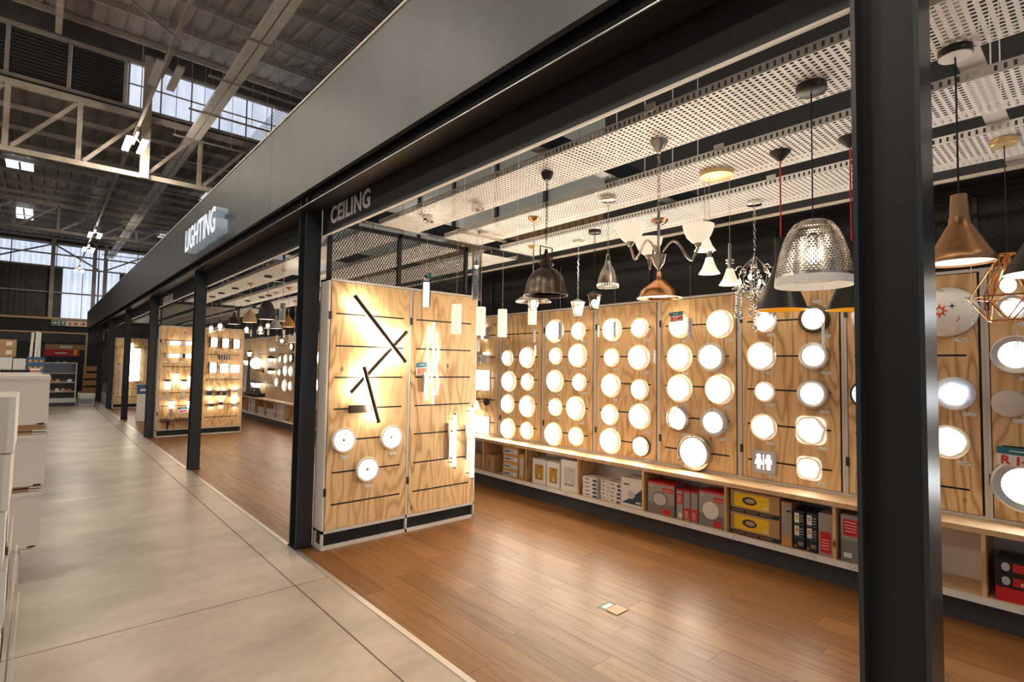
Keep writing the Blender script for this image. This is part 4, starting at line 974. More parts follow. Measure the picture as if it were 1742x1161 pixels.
# 14/15/18 black cones with yellow insides
for nm, x, y, zt, zb, r, tagx in (('black cone pendant with yellow inside on a red cable beside the perforated dome', 3.196, 1.256, 2.382, 1.966, .138, 0), ('black cone pendant with yellow inside half hidden behind the near column', 3.269, .917, 2.32, 1.95, .129, 1), ('black cone pendant cut off by the right edge of the picture', 3.066, .154, 2.359, 2.031, .147, 0)):
    t = pendant('cone_pendant', nm, x, y)
    canopy(t, 'cone', .058, .055, 'cap_black'); cable(t, -.055, rel(zt), 'red_cable' if x != 3.066 else 'cord_black', .0045)
    h = zt-zb
    MB().lathe([(.030, rel(zt-h*.30)), (.033, rel(zt-h*.02)), (.034, rel(zt)), (.004, rel(zt))], 22).build('neck', 'matte_black', t, True)
    MB().shell([(.031, rel(zt-h*.28)), (.036, rel(zt-h*.36)), (r, rel(zb))], 36, .003).build('cone', 'matte_black', t, True)
    MB().shell([(.030, rel(zt-h*.38)), (r-.0035, rel(zb+.0005))], 36, .002).build('inner', 'yellow_in' if x != 3.066 else 'white_in', t, True)
    MB().ball((0, 0, rel(zt-h*.62)), .03).build('bulb', 'opal_off', t, True)
    if tagx: pricetag(t, rel(zt-.1), .42, .13, -.02)
# 16 perforated dome
t = pendant('perforated_pendant', 'large perforated silver dome pendant on a black cable', 2.535, .86)
canopy(t, 'disc', .062, .035, 'cap_black'); cable(t, -.035, rel(2.28), 'cord_black', .003)
PR = [(.005, 2.285), (.045, 2.282), (.075, 2.268), (.10, 2.235), (.12, 2.19), (.136, 2.135), (.147, 2.08), (.153, 2.03), (.156, 2.0), (.155, 1.991)]
g = MB(); n = 56
def rz_(q):
    for (a, za), (b, zb) in zip(PR, PR[1:]):
        if zb <= q <= za: u = (za-q)/(za-zb); return a+(b-a)*u
rows = [2.268-i*.0110 for i in range(23)]
for i in range(len(rows)-1):
    za, zb = rows[i], rows[i+1]; ra, rb = rz_(za), rz_(zb); hole = 1 < i < 21
    for j in range(n):
        a0 = 2*math.pi*(j+(i % 2)*.5)/n; a1 = a0+2*math.pi/n
        P = lambda q, u: (lambda rr, zz, aa: (rr*math.cos(aa), rr*math.sin(aa), rel(zz)))(ra+(rb-ra)*u, za+(zb-za)*u, a0+(a1-a0)*q)
        if hole:
            o = [P(0, 0), P(1, 0), P(1, 1), P(0, 1), P(.2, .2), P(.8, .2), P(.8, .8), P(.2, .8)]
            g.add(o, [(0, 1, 5, 4), (1, 2, 6, 5), (2, 3, 7, 6), (3, 0, 4, 7)])
        else: g.add([P(0, 0), P(1, 0), P(1, 1), P(0, 1)], [(0, 1, 2, 3)])
g.build('perforated_shade', 'nickel', t)
MB().lathe([(.001, rel(2.288)), (.05, rel(2.281)), (.078, rel(2.264))], 30).build('crown', 'nickel', t, True)
MB().shell([(.1535, rel(2.026)), (.156, rel(2.0)), (.155, rel(1.991))], 40, .003).build('rim_band', 'white_shade', t, True)
MB().lathe([(.02, rel(2.16)), (.02, rel(2.215)), (.006, rel(2.23))], 14).build('lamp_holder', 'cap_black', t, True); MB().ball((0, 0, rel(2.125)), .032).build('bulb', 'bulb_soft', t, True)
pricetag(t, rel(1.99), .16, .02, -.03)
# 17 copper cone with wooden neck
t = pendant('copper_cone_pendant', 'satin copper cone pendant with turned wood neck right of the near column', 2.657, .377)
canopy(t, 'disc', .056, .03, 'cap_black'); MB().lathe([(.053, -.033), (.053, -.030)], 28).build('canopy_plate', 'white_paint', t); cable(t, -.03, rel(2.315), 'cord_black', .0032)
MB().lathe([(.031, rel(2.222)), (.026, rel(2.313)), (.004, rel(2.316))], 22).build('neck', 'wood_turned', t, True)
MB().shell([(.033, rel(2.223)), (.034, rel(2.20)), (.048, rel(2.175)), (.095, rel(2.085)), (.107, rel(2.065)), (.109, rel(2.05)), (.107, rel(2.045))], 40, .003).build('cone', 'copper_satin', t, True)
MB().lathe([(.102, rel(2.052)), (.001, rel(2.054))], 32).build('diffuser', 'white_in', t); pricetag(t, rel(2.045), .13, .012, -.03)
# 19 copper wire cage
t = pendant('cage_pendant', 'faceted copper wire cage pendant with a bare bulb at the right edge', 3.891, .355)
canopy(t, 'disc', .06, .035, 'brass'); cable(t, -.035, rel(2.27), 'cord_black', .003)
R0, R1, R2 = .035, .165, .09
ring = lambda rr, z, o: [(rr*math.cos(2*math.pi*(j+o)/6), rr*math.sin(2*math.pi*(j+o)/6), rel(z)) for j in range(6)]
A, B, D = ring(R0, 2.265, 0), ring(R1, 2.03, .5), ring(R2, 1.905, 0)
fr = MB()
for j in range(6):
    for a, b in ((A[j], B[j]), (A[(j+1) % 6], B[j]), (B[j], D[j]), (B[j], D[(j+1) % 6]), (A[j], A[(j+1) % 6]), (D[j], D[(j+1) % 6]), (B[j], B[(j+1) % 6])): fr.tube([a, b], .0042, 5)
fr.build('wire_cage', 'copper', t); MB().lathe([(.018, rel(2.14)), (.02, rel(2.24)), (.006, rel(2.27))], 14).build('lamp_holder', 'copper', t, True); MB().ball((0, 0, rel(2.095)), .034, 12, 8, 1.2).build('bulb', 'bulb_soft', t, True)
pricetag(t, rel(2.0), .13, .0, -.03)

# pendants of the middle room, seen past the second column
FARP = [('jar', 2.48, 11.68, 2.37, 2.186, .081, 'clear glass jar pendant with bare bulb, leftmost of the middle room'), ('jar', 2.47, 10.94, 2.387, 2.19, .076, 'clear glass jar pendant, second from left in the middle room'), ('black_dome', 2.48, 10.04, 2.471, 2.267, .112, 'black dome pendant with pale rim left of the pale wood dome'), ('wood', 2.51, 9.23, 2.506, 2.258, .11, 'pale turned wood dome pendant in the middle room'), ('egg', 2.48, 8.26, 2.538, 2.25, .122, 'large matte black egg pendant in the middle room'), ('jar', 3.2, 11.01, 2.389, 2.165, .077, 'clear glass bulb pendant under the black egg'), ('jar', 3.21, 10.61, 2.408, 2.252, .059, 'small smoked glass pendant between black egg and grey dome'), ('grey', 3.2, 10.13, 2.479, 2.235, .108, 'pale grey bottle-neck dome pendant in the middle room'), ('bullet', 2.46, 7.52, 2.417, 2.183, .054, 'narrow polished silver bullet pendant in the middle room'), ('orange', 3.12, 9.23, 2.449, 2.219, .105, 'orange wood dome pendant next to the second column'), ('jar', 3.18, 11.88, 2.402, 2.218, .068, 'small clear bulb pendant below the pale wood dome'), ('white', 3.88, 11.09, 2.238, 2.033, .109, 'white dome pendant at the second column edge'), ('cage', 3.9, 11.9, 2.24, 1.98, .127, 'dark wire basket pendant with bare bulb in the middle room')]
for k, x, y, zt, zb, r, nm in FARP:
    t = pendant('pendant_lamp', nm, x, y); a, b = rel(zt), rel(zb); h = a-b
    canopy(t, 'cone' if k in ('wood', 'orange') else 'disc', .055, .05 if k in ('wood', 'orange') else .025, {'wood': 'wood_pale', 'orange': 'wood_orange', 'grey': 'pale_grey', 'bullet': 'chrome', 'white': 'copper'}.get(k, 'cap_black')); cable(t, -.02, a, 'cord', .004)
    if k in ('jar', 'cage'):
        if k == 'jar': MB().shell([(.015, a), (.02, a-h*.2), (r*.8, a-h*.5), (r, a-h*.72), (r*.8, b), (r*.5, b)], 18, .002).build('glass_shade', 'glass_smoke' if r < .06 else 'glass', t, True)
        else:
            fr = MB()
            for j in range(8):
                q = 2*math.pi*j/8; c, s = math.cos(q), math.sin(q); fr.tube([(.015*c, .015*s, a), (r*.6*c, r*.6*s, a-h*.35), (r*c, r*s, a-h*.7), (r*.7*c, r*.7*s, b)], .004, 4)
            for rr, z in ((r*.6, a-h*.35), (r, a-h*.7), (r*.7, b)): fr.tube([(rr*math.cos(2*math.pi*j/16), rr*math.sin(2*math.pi*j/16), z) for j in range(17)], .004, 4)
            fr.build('wire_basket', 'dark_bronze', t)
        MB().lathe([(.018, a-h*.35), (.02, a+.01)], 10).build('lamp_holder', 'cap_black', t); MB().ball((0, 0, a-h*.6), .034).build('bulb', 'bulb', t, True)
    else:
        mt = {'black_dome': 'dark_bronze', 'wood': 'wood_pale', 'egg': 'matte_black', 'grey': 'grey_shade', 'bullet': 'brushed', 'orange': 'wood_orange', 'white': 'white_shade'}[k]
        pr_ = {'egg': [(.008, 0), (.35, .06), (.65, .22), (.88, .5), (.98, .8), (1, 1)], 'bullet': [(.1, 0), (.45, .05), (.75, .2), (.95, .5), (1, 1)], 'wood': [(.06, 0), (.12, .15), (.3, .3), (.75, .5), (.95, .8), (1, 1)], 'orange': [(.06, 0), (.12, .15), (.3, .3), (.7, .5), (.93, .8), (1, 1)], 'grey': [(.2, 0), (.24, .35), (.5, .45), (.85, .7), (1, 1)], 'black_dome': [(.18, 0), (.2, .3), (.55, .4), (.85, .65), (1, 1)], 'white': [(.15, 0), (.2, .3), (.6, .45), (.9, .75), (1, 1)]}[k]
        MB().shell([(q*r, a-h*u) for q, u in pr_], 26, .003).build('shade', mt, t, True)
        MB().lathe([(r*.95, b+.006), (.001, b+.008)], 24).build('inner', 'white_in', t)
        pricetag(t, b, .12, .02, -.03)

# ================================================================== boxes on the shelf
def gift(name, label, ya, yb, z0, h, body, dx=.0, depth=.22, group='boxes on the low shelf', rz=0.0):
    # box with its front towards the room; local x runs left to right, front at y=0
    t = thing(name, label, 'box', (4.535+dx, (ya+yb)/2, z0), WALLROT+rz, group)
    w_ = abs(ya-yb)-.006
    MB().box(-w_/2, w_/2, 0, depth, 0, h).build('carton', body, t)
    MB().box(-w_/2+.001, w_/2-.001, .001, depth*.5-.001, h, h+.0012).box(-w_/2+.001, w_/2-.001, depth*.5+.001, depth-.001, h, h+.0012).build('flap', body, t)
    return t, w_
def patch(t, nm, x0, x1, z0, z1, mt, d=.0012): return MB().box(x0, x1, -d, 0, z0, z1).build(nm, mt, t)
def oval(t, x, z, rx, rz_, mt, nm='picture', d=.0016):
    MB().prism([(x+rx*math.cos(2*math.pi*i/20), z+rz_*math.sin(2*math.pi*i/20)) for i in range(20)], -d, 0).build(nm, mt, t)
ZS = .2105
t, w_ = gift('carton', 'brown cardboard carton with small black arrow, under the first panel', 5.60, 5.42, ZS, .215, 'brown_card')
patch(t, 'arrow', -.028, -.016, .07, .13, 'dark_ink'); MB().prism([(-.036, .13), (-.008, .13), (-.022, .155)], -.0012, 0).build('arrow_head', 'dark_ink', t)
t, w_ = gift('carton', 'brown carton at the divider edge on the shelf', 6.35, 5.70, ZS, .20, 'brown_card')
zz = ZS
for i, (dx, h) in enumerate(((-.006, .09), (.0, .09), (.004, .09), (.0, .10))):
    t, w_ = gift('lamp_box', 'flat silver and orange lamp box, '+('bottom', 'second from bottom', 'third from bottom', 'topmost')[i]+' of its stack', 5.25, 4.95, zz, h, 'orange_card', dx)
    patch(t, 'print', -w_/2+.01, w_/2-.01, .012, h-.022, 'pale_grey'); oval(t, w_*.28, h*.45, .03, .026, 'white_card'); patch(t, 'lettering', -w_*.4, -w_*.05, h*.35, h*.5, 'dark_ink', .0016)
    zz += h+.0015
t, w_ = gift('lamp_box', 'upright slim silver and orange lamp box beside the flat stack', 4.942, 4.845, ZS, .31, 'orange_card'); patch(t, 'print', -w_/2+.008, w_/2-.008, .05, .27, 'pale_grey')
for i, (a, b, h, mt) in enumerate(((4.702, 4.465, .295, 'gold_card'), (4.458, 4.241, .29, 'gold_card'), (4.232, 3.955, .345, 'pale_grey'))):
    t, w_ = gift('white_lamp_box', ('white box with gold picture window, left of two', 'white box with gold picture window, right of two', 'taller white box with grey lamp picture beside the gold windowed boxes')[i], a, b, ZS, h, 'white_card')
    patch(t, 'picture', -w_*.30, w_*.30, h*.18, h*.78, mt); MB().prism([(-.01, h*.24), (.016, h*.24), (.010, h*.36), (.0, h*.44), (-.006, h*.36)], -.0018, 0).build('lamp_picture', 'white_card', t)
    patch(t, 'lettering', -.01, w_*.22, h*.68, h*.71, 'dark_ink' if i < 2 else 'orange_card', .0018); patch(t, 'base_print', -w_*.28, w_*.2, h*.2, h*.225, 'dark_ink', .0017)
for s, (a, b, n, dx) in enumerate(((3.905, 3.70, 5, -.004), (3.675, 3.55, 5, .03), (3.545, 3.39, 5, .0))):
    zz = ZS
    for i in range(n):
        h = .040
        t, w_ = gift('small_box', 'small flat white and navy box, '+('bottom', 'second', 'third', 'fourth', 'top')[i]+' of the '+('left', 'middle', 'right')[s]+' stack', a+random.uniform(-.008, .008), b+random.uniform(-.008, .008), zz, h, 'white_card', dx+random.uniform(0, .012), .16)
        patch(t, 'lettering', -w_*.32, -w_*.05, h*.4, h*.62, 'dark_ink'); patch(t, 'corner_print', w_*.2, w_*.47, .002, h*.6, 'navy_card' if s != 1 else 'pale_grey')
        zz += h+.0015
t, w_ = gift('white_lamp_box', 'white box with navy corner and round lamp picture', 3.383, 3.115, ZS, .285, 'white_card')
h = .285; MB().prism([(-w_/2+.01, .03), (w_/2-.004, .03), (w_/2-.004, .20), (.0, .10)], -.0012, 0).build('navy_corner', 'navy_card', t); oval(t, -.005, .125, .045, .042, 'pale_grey'); patch(t, 'lettering', -w_*.38, -w_*.12, .215, .228, 'dark_ink'); patch(t, 'small_print', w_*.18, w_*.42, .045, .06, 'white_card', .0018)
t, w_ = gift('carton', 'plain white carton lid pushed behind the navy cornered box', 3.33, 3.12, ZS, .32, 'white_card', .235, .06)
for i, (a, b, h, lab) in enumerate(((3.062, 2.765, .30, 'large silver and red lamp box, oval lamp with dark rim'), (2.745, 2.675, .275, 'slim grey box end with red top, left of three slim boxes'), (2.672, 2.603, .275, 'slim silver box end with red foot, middle of three slim boxes'), (2.598, 2.525, .28, 'slim silver box end with red foot, right of three slim boxes'), (2.519, 2.268, .31, 'large silver and red lamp box, plain white oval lamp'))):
    t, w_ = gift('lamp_box', lab, a, b, ZS, h, 'silver_card')
    patch(t, 'red_edge', -w_/2, w_/2, h-.014, h, 'red_card'); MB().box(-w_/2, w_/2, 0, .2, h+.0012, h+.0024).build('red_top', 'red_card', t)
    if i in (0, 4):
        patch(t, 'grey_band', -w_/2+.001, w_/2-.001, .0, h*.35, 'grey_card', .0008)
        oval(t, -.01, h*.47, w_*.31, h*.25, 'grey_card' if i == 0 else 'white_shade', 'lamp_picture', .0014); oval(t, -.012, h*.48, w_*.25, h*.19, 'pale_grey' if i == 0 else 'white_shade', 'lamp_glass', .0020)
        patch(t, 'brand_patch', w_*.08, w_*.45, h*.73, h*.86, 'red_card'); letters('lettering', 'eurolux', .026, 'white_card', t, (w_*.11, -.0016, h*.765), FRONT, .0004)
        patch(t, 'red_patch', w_*.08, w_*.36, h*.02, h*.2, 'red_card'); patch(t, 'small_print', -w_*.44, -w_*.3, h*.86, h*.88, 'white_card')
    else:
        patch(t, 'red_patch', -w_*.42, w_*.42, h*(.52 if i == 1 else .05), h*(.86 if i == 1 else .42), 'red_card')
        for q in range(5): patch(t, 'small_print', -w_*.3, w_*.2, h*((.58 if i == 1 else .1)+.05*q), h*((.58 if i == 1 else .1)+.05*q)+.004, 'white_card', .0018)
        if i == 1: patch(t, 'barcode', -.01, w_*.4, .02, .06, 'white_card')
for i in range(2):
    t, w_ = gift('carton', 'brown carton with yellow lamp label, '+('lower', 'upper')[i]+' of the stacked pair', 2.222, 1.808, ZS+i*.187, .183, 'brown_card', 0, .25)
    patch(t, 'yellow_label', -w_*.42, w_*.30, .05, .165, 'yellow_card'); oval(t, -.04, .108, .062, .034, 'dark_ink', 'lamp_picture'); oval(t, -.035, .11, .042, .018, 'nickel', 'lamp_glass', .0022)
    patch(t, 'barcode', w_*.19, w_*.26, .06, .082, 'white_card', .0018)
    patch(t, 'tape', -w_/2, w_/2, .0, .036, 'black_card')
    letters('lettering', 'RADIANT  RADIANT  RADIANT', .030, 'brown_card', t, (-w_*.46, -.0014, .008), FRONT, .0004, 0, .80)
t, w_ = gift('tall_box', 'tall slim brown box with yellow foot print beside the yellow label cartons', 1.800, 1.715, ZS, .345, 'brown_card')
patch(t, 'grey_print', -w_*.46, w_*.46, .09, .32, 'silver_card'); MB().prism([(-w_*.4, .01), (w_*.4, .01), (w_*.4, .04), (0, .07), (-w_*.4, .035)], -.0012, 0).build('yellow_print', 'orange_card', t); patch(t, 'lettering', 0, w_*.4, .27, .285, 'dark_ink', .0018)
for i in range(2):
    t, w_ = gift('bulb_box', 'black bulb box with two white pictures, '+('left', 'right')[i]+' of the pair', (1.706, 1.614)[i], (1.622, 1.53)[i], ZS, .30, 'black_card')
    for z in (.105, .205):
        patch(t, 'picture', -w_*.42, w_*.02, z, z+.075, 'white_card'); oval(t, -w_*.20, z+.045, .009, .018, 'orange_card', 'bulb_picture', .0018); patch(t, 'teal_line', -w_*.45, w_*.45, z-.012, z-.006, 'teal')
        for q in range(3): patch(t, 'small_print', w_*.1, w_*.4, z+.012+.02*q, z+.018+.02*q, 'pale_grey')
    patch(t, 'orange_mark', -w_*.45, -w_*.25, .015, .03, 'orange_ink'); patch(t, 'lettering', -w_*.1, w_*.4, .03, .06, 'grey_card')
for i, (a, b, h, dx) in enumerate(((1.527, 1.42, .315, 0), (1.372, 1.225, .34, -.005))):
    t, w_ = gift('lamp_box', ('silver box with red lower panel beside the shelf divider', 'silver box with red upper panel and barcode beside the near column')[i], a, b, ZS, h, 'silver_card', dx)
    z0, z1 = (.02, .18) if i == 0 else (.19, .31)
    patch(t, 'red_panel', -w_*.38, w_*.36, z0, z1, 'red_card')
    for q in range(4): patch(t, 'small_print', -w_*.3, w_*.22, z0+.03+.022*q, z0+.035+.022*q, 'white_card', .0018)
    if i: patch(t, 'barcode', -w_*.38, w_*.0, .03, .065, 'white_card'); patch(t, 'grey_band', -w_/2+.001, w_/2-.001, .0, .16, 'grey_card', .0008)
for i in range(3):
    t, w_ = gift('lamp_box', 'black and red lamp box at the right edge, '+('bottom', 'middle', 'top')[i]+' of the stack', .515, .10, ZS+.085*i, .082, ('red_card', 'black_card', 'black_card')[i])
    if i: patch(t, 'red_print', -w_*.30, w_*.5-.004, .015, .065, 'red_card'); oval(t, -w_*.38, .04, .02, .026, 'pale_grey')
    if i == 1: letters('lettering', 'eurolux', .045, 'white_card', t, (-w_*.22, -.0016, .022), FRONT, .0004)
# white boxes in the far cubbies
ww = 0
for k, yy in enumerate((13.50, 13.68, 13.88, 14.13, 14.31, 14.50, 14.70, 14.98, 15.18, 15.40, 15.82, 16.02, 16.3)):
    for lev in range(2 if k in (0, 1, 2, 3, 10, 11, 12) else 1):
        t, w_ = gift('white_box', 'white box with black lamp print in the far cubby shelf', yy+.16, yy, ZS+lev*.19, .185, 'white_card', 0, .2, 'white boxes in the far cubbies')
        MB().prism([(-.03, .05), (.0, .045), (.01, .13), (-.01, .14)], -.0012, 0).build('print', 'dark_ink', t)

# ================================================================== outdoor lamp divider
OY = DIVY[1]-.001
def ol(name, label, x, z): return thing(name, label, 'light', (x, OY, z), 0, 'lamps on the outdoor divider')
for i, (x, z) in enumerate(((2.152, 2.002), (2.45, 2.008), (2.147, 1.73), (2.452, 1.731))):
    t = ol('bulkhead_light', 'steel ended linear wall lamp on the outdoor divider, %s' % ('top left', 'top right', 'second row left', 'second row right, black cone ends')[i], x, z)
    w_ = .125
    for s in (-1, 1): MB().box(s*w_-.03, s*w_+.03, -.07, 0, -.045, .045).build('end_block', 'matte_black' if i == 3 else 'brushed', t)
    MB().box(-w_+.03, w_-.03, -.06, -.01, -.036, .036).build('diffuser', 'led_white', t); MB().box(-w_-.03, w_+.03, -.01, 0, -.05, .05).build('back_plate', 'brushed', t)
for i, (x, z) in enumerate(((2.194, 1.237), (2.475, 1.194))):
    t = ol('wall_lamp', 'white glass tube wall lamp with steel cap, %s of two' % ('left', 'right')[i], x, z)
    MB().tube([(0, -.07, -.10), (0, -.07, .10)], .045, 14).build('glass', 'led_white', t, True); MB().tube([(0, -.07, .10), (0, -.07, .15)], .04, 12, .025).build('cap', 'brushed', t, True); MB().tube([(0, -.07, -.22), (0, -.07, -.10)], .018, 10).bar((0, -.07, -.13), (0, 0, -.13), .025).build('bracket', 'brushed', t)
for i, (x, z) in enumerate(((2.043, 1.109), (2.345, 1.106))):
    t = ol('lantern', 'ringed steel wall lantern above a tapered bracket, %s of two' % ('left', 'right')[i], x, z)
    MB().tube([(0, -.09, -.09), (0, -.09, .07)], .05, 14).build('glass', 'led_white', t, True)
    for q in range(4): MB().lathe([(.053, 0), (.06, .006), (.053, .012)], 16).build('louvre', 'brushed', t, True, loc=(0, -.09, -.07+q*.04))
    MB().lathe([(.062, .07), (.055, .10), (.02, .115)], 16).build('cap', 'dark_bronze', t, True, loc=(0, -.09, 0)); MB().prism([(-.03, -.10), (.03, -.10), (.015, -.30), (-.03, -.34)], -.10, -.04).bar((0, -.05, -.2), (0, 0, -.2), .03).build('bracket', 'brushed', t)
sf = thing('lamp_shelf', 'small dark bracket shelf low on the outdoor divider', 'shelf', (2.30, OY, .371), 0)
MB().box(-.38, .40, -.22, 0, -.018, .0).build('board', 'dark_bronze', sf)
for x in (-.22, .22): MB().add([(x-.01, 0, -.018), (x-.01, -.2, -.018), (x-.01, 0, -.22), (x+.01, 0, -.018), (x+.01, -.2, -.018), (x+.01, 0, -.22)], [(0, 1, 2), (5, 4, 3), (0, 3, 4, 1), (1, 4, 5, 2), (2, 5, 3, 0)]).build('bracket', 'dark_bronze', sf)
for i, x in enumerate((2.133, 2.471)):
    t = thing('bollard_lamp', 'short steel bollard lamp standing on the bracket shelf, %s' % ('left', 'right')[i], 'light', (x, OY-.11, .3715))
    MB().tube([(0, 0, 0), (0, 0, .24)], .026, 12).build('stem', 'brushed', t, True); MB().tube([(0, 0, .24), (0, 0, .39)], .05, 14).build('glass', 'led_white', t, True); MB().lathe([(.055, .39), (.05, .41), (.01, .42)], 14).build('cap', 'brushed', t, True); MB().lathe([(.05, 0), (.05, .012)], 14).build('foot', 'brushed', t)
SL = [('slat', 2.90, 2.05, .085, .115, 'top row left'), ('slat', 3.13, 2.04, .085, .115, 'top row middle'), ('slat', 3.36, 2.03, .085, .112, 'top row right'), ('stripe', 3.12, 1.721, .11, .06, 'second row'), ('slat', 2.90, 1.479, .09, .125, 'third row left'), ('square', 3.13, 1.468, .09, .11, 'third row middle'), ('square', 3.36, 1.457, .10, .10, 'third row right')]
for k, x, z, hw, hh, pos in SL:
    t = ol('square_lamp', ('steel slatted box wall lamp, ' if k != 'square' else 'plain glowing square wall lamp, ')+pos+' on the outdoor divider', x, z)
    MB().box(-hw, hw, -.015, 0, -hh, hh).build('back_plate', 'brushed', t)
    if k == 'stripe':
        for q in range(9): MB().box(-hw+q*hw*.235, -hw+q*hw*.235+.012, -.05, -.015, -hh, hh).build('bar', ('dark_bronze', 'brushed')[q % 2], t)
    else: MB().box(-hw*.72, hw*.72, -.06, -.015, -hh*.82, hh*.82).build('diffuser', 'led_white', t)
    if k == 'slat':
        for q in range(4): MB().box(-hw*.8, hw*.8, -.068, -.06, -hh*.6+q*hh*.36, -hh*.6+q*hh*.36+.012).build('slat', 'brushed', t)
        for s in (-1, 1): MB().box(s*hw*.86-.01, s*hw*.86+.01, -.06, -.015, -hh, hh).build('side_bar', 'dark_bronze', t)
for i, (x, z, hw, hh, pos) in enumerate(((2.85, .917, .045, .06, 'first black'), (3.02, .913, .03, .06, 'second black'), (3.15, .91, .035, .06, 'third black'), (3.36, .904, .09, .09, 'steel framed'), (2.90, .65, .04, .038, 'lower left'), (3.09, .68, .03, .04, 'lower middle'), (3.37, .63, .04, .045, 'lower right'))):
    t = ol('updown_light', pos+' little wall spot washing the outdoor divider with light', x, z)
    mt = 'matte_black' if i not in (3, 6) else 'brushed'
    if i == 3:
        for s in (-1, 1): MB().box(s*.075-.015, s*.075+.015, -.06, 0, -hh, hh).build('post', mt, t)
        MB().box(-.09, .09, -.06, 0, hh-.03, hh).build('bridge', mt, t)
    else: MB().box(-hw, hw, -.07, 0, -hh, hh).build('body', mt, t)
    MB().box(-hw*.8, hw*.8, -.06, -.01, hh, hh+.003).build('up_lens', 'led_spot', t); MB().box(-hw*.8, hw*.8, -.06, -.01, -hh-.003, -hh).build('down_lens', 'led_spot', t)
for x in (2.0, 2.15, 2.3): price_label(DIV[1][0], x-1.878, 1.60, -.0015, .09)
for x, z in ((2.95, 1.87), (3.36, 1.86), (2.9, 1.28), (3.13, 1.27), (3.36, 1.26), (3.1, .57)): price_label(DIV[1][1], x-1.878, z, -.0015, .09)
# battens on the far divider
for i, (x, z, hw, hh, lit) in enumerate(((2.30, 1.546, .075, .66, 1), (2.50, 1.468, .085, .56, 1), (2.08, .967, .05, .55, 0), (2.19, .63, .03, .28, 1))):
    t = thing('batten_light', ('tall glowing batten light, left of the pair on the far divider', 'wide glowing batten light, right of the pair on the far divider', 'unlit white batten on the far divider', 'short glowing batten by the fifth column')[i], 'light', (x, DIVY[2]-.001, z), 0, 'battens on the far divider')
    MB().box(-hw, hw, -.02, 0, -hh, hh).build('tray', 'white_paint', t); MB().box(-hw*.85, hw*.85, -.07, -.02, -hh*.97, hh*.97).build('diffuser', 'led_white' if lit else 'opal_off', t)
    for s in (-1, 1): MB().box(-hw, hw, -.075, 0, s*hh-.012, s*hh+.012).build('end_cap', 'white_paint', t)
# lamps on the pale panels past the outdoor divider
def pl(name, label, y, z): return thing(name, label, 'light', (XW, y, z), WALLROT, 'lamps on the far pale panels')
for y, z, r, kd, lab in ((14.2, 1.713, .129, 'flat', 'top left'), (13.76, 1.734, .119, 'blackring', 'top right, dark rimmed'), (14.19, 1.409, .15, 'flat', 'middle left'), (13.79, 1.406, .145, 'flat', 'middle right'), (14.2, 1.03, .165, 'flat', 'lower left'), (13.8, 1.031, .126, 'flat', 'lower right'), (14.64, 1.703, .093, 'flat', 'upper small'), (14.66, 1.358, .094, 'flat', 'lower small'), (13.76, 2.025, .104, 'blackring', 'high dark rimmed'), (14.85, 1.085, .125, 'flat', 'low single')):
    fitting(kd, (XW, y, z), WALLROT, r, 'oval looking glowing bulkhead beside second column, '+lab, 'lamps on the far pale panels')
t = pl('globe_lamp', 'large glowing white globe lamp on a dark arm past the outdoor divider', 16.05, 1.586)
MB().ball((0, -.2, 0), .16, 16, 10).build('globe', 'led_white', t, True); MB().tube([(0, -.2, -.15), (0, -.16, -.2), (0, 0, -.2)], .02, 6).build('arm', 'dark_bronze', t); MB().lathe([(.07, 0), (.06, .03)], 14, (0, 0, -.2), '-y').build('rose', 'dark_bronze', t)
for i, z in enumerate((1.72, 1.39)):
    t = pl('wall_lantern', 'dark half-round wall lantern, %s of two past the outdoor divider' % ('upper', 'lower')[i], 15.11, z)
    MB().lathe([(.085, 0), (.08, .05), (.02, .09)], 16, (0, -.1, 0)).build('hood', 'dark_bronze', t, True); MB().lathe([(.01, -.08), (.06, -.06), (.078, 0)], 16, (0, -.1, 0)).build('glass', 'led_white', t, True); MB().bar((0, -.08, .03), (0, 0, .03), .03).build('arm', 'dark_bronze', t)
t = pl('spot_cluster', 'white twin spot lamp high past the outdoor divider', 14.89, 2.014)
for x in (-.08, .08): MB().tube([(x, -.02, 0), (x*1.3, -.13, -.05)], .05, 12).build('spot', 'white_paint', t, True); MB().ball((x*1.3, -.135, -.052), .04).build('lens', 'led_white', t, True)
MB().box(-.12, .12, -.02, 0, -.03, .03).build('base', 'white_paint', t)
sf = thing('lamp_shelf', 'long dark bracket shelf under the lamp posts past the outdoor divider', 'shelf', (XW, 16.75, .735), WALLROT)
MB().box(-.95, .95, -.25, 0, -.02, 0).build('board', 'matte_black', sf)
for x in (-.8, -.3, .3, .8): MB().add([(x-.01, 0, -.02), (x-.01, -.23, -.02), (x-.01, 0, -.095), (x+.01, 0, -.02), (x+.01, -.23, -.02), (x+.01, 0, -.095)], [(0, 1, 2), (5, 4, 3), (0, 3, 4, 1), (1, 4, 5, 2), (2, 5, 3, 0)]).build('bracket', 'matte_black', sf)
for i, (y, h, rr, mt) in enumerate(((16.88, 1.05, .04, 'matte_black'), (17.15, .80, .055, 'brushed'), (16.3, .17, .06, 'matte_black'), (15.97, .17, .06, 'matte_black'))):
    t = thing('garden_lamp', ('tall black lamp post with lantern head on the bracket shelf', 'pale steel bollard with louvred head on the bracket shelf', 'low black garden lamp on the bracket shelf, left of two', 'low black garden lamp on the bracket shelf, right of two')[i], 'light', (XW-.16, y, .7355))
    MB().lathe([(rr*1.8, 0), (rr*1.7, .03), (rr, .10), (rr*.8, h)], 12).build('post', mt, t, True); MB().lathe([(rr*.8, h), (rr*1.6, h+.10), (rr*1.5, h+.12)], 12).build('lantern_glass', 'led_white', t, True); MB().lathe([(rr*1.9, h+.12), (rr*1.2, h+.16), (.005, h+.18)], 12).build('lantern_roof', mt, t, True)

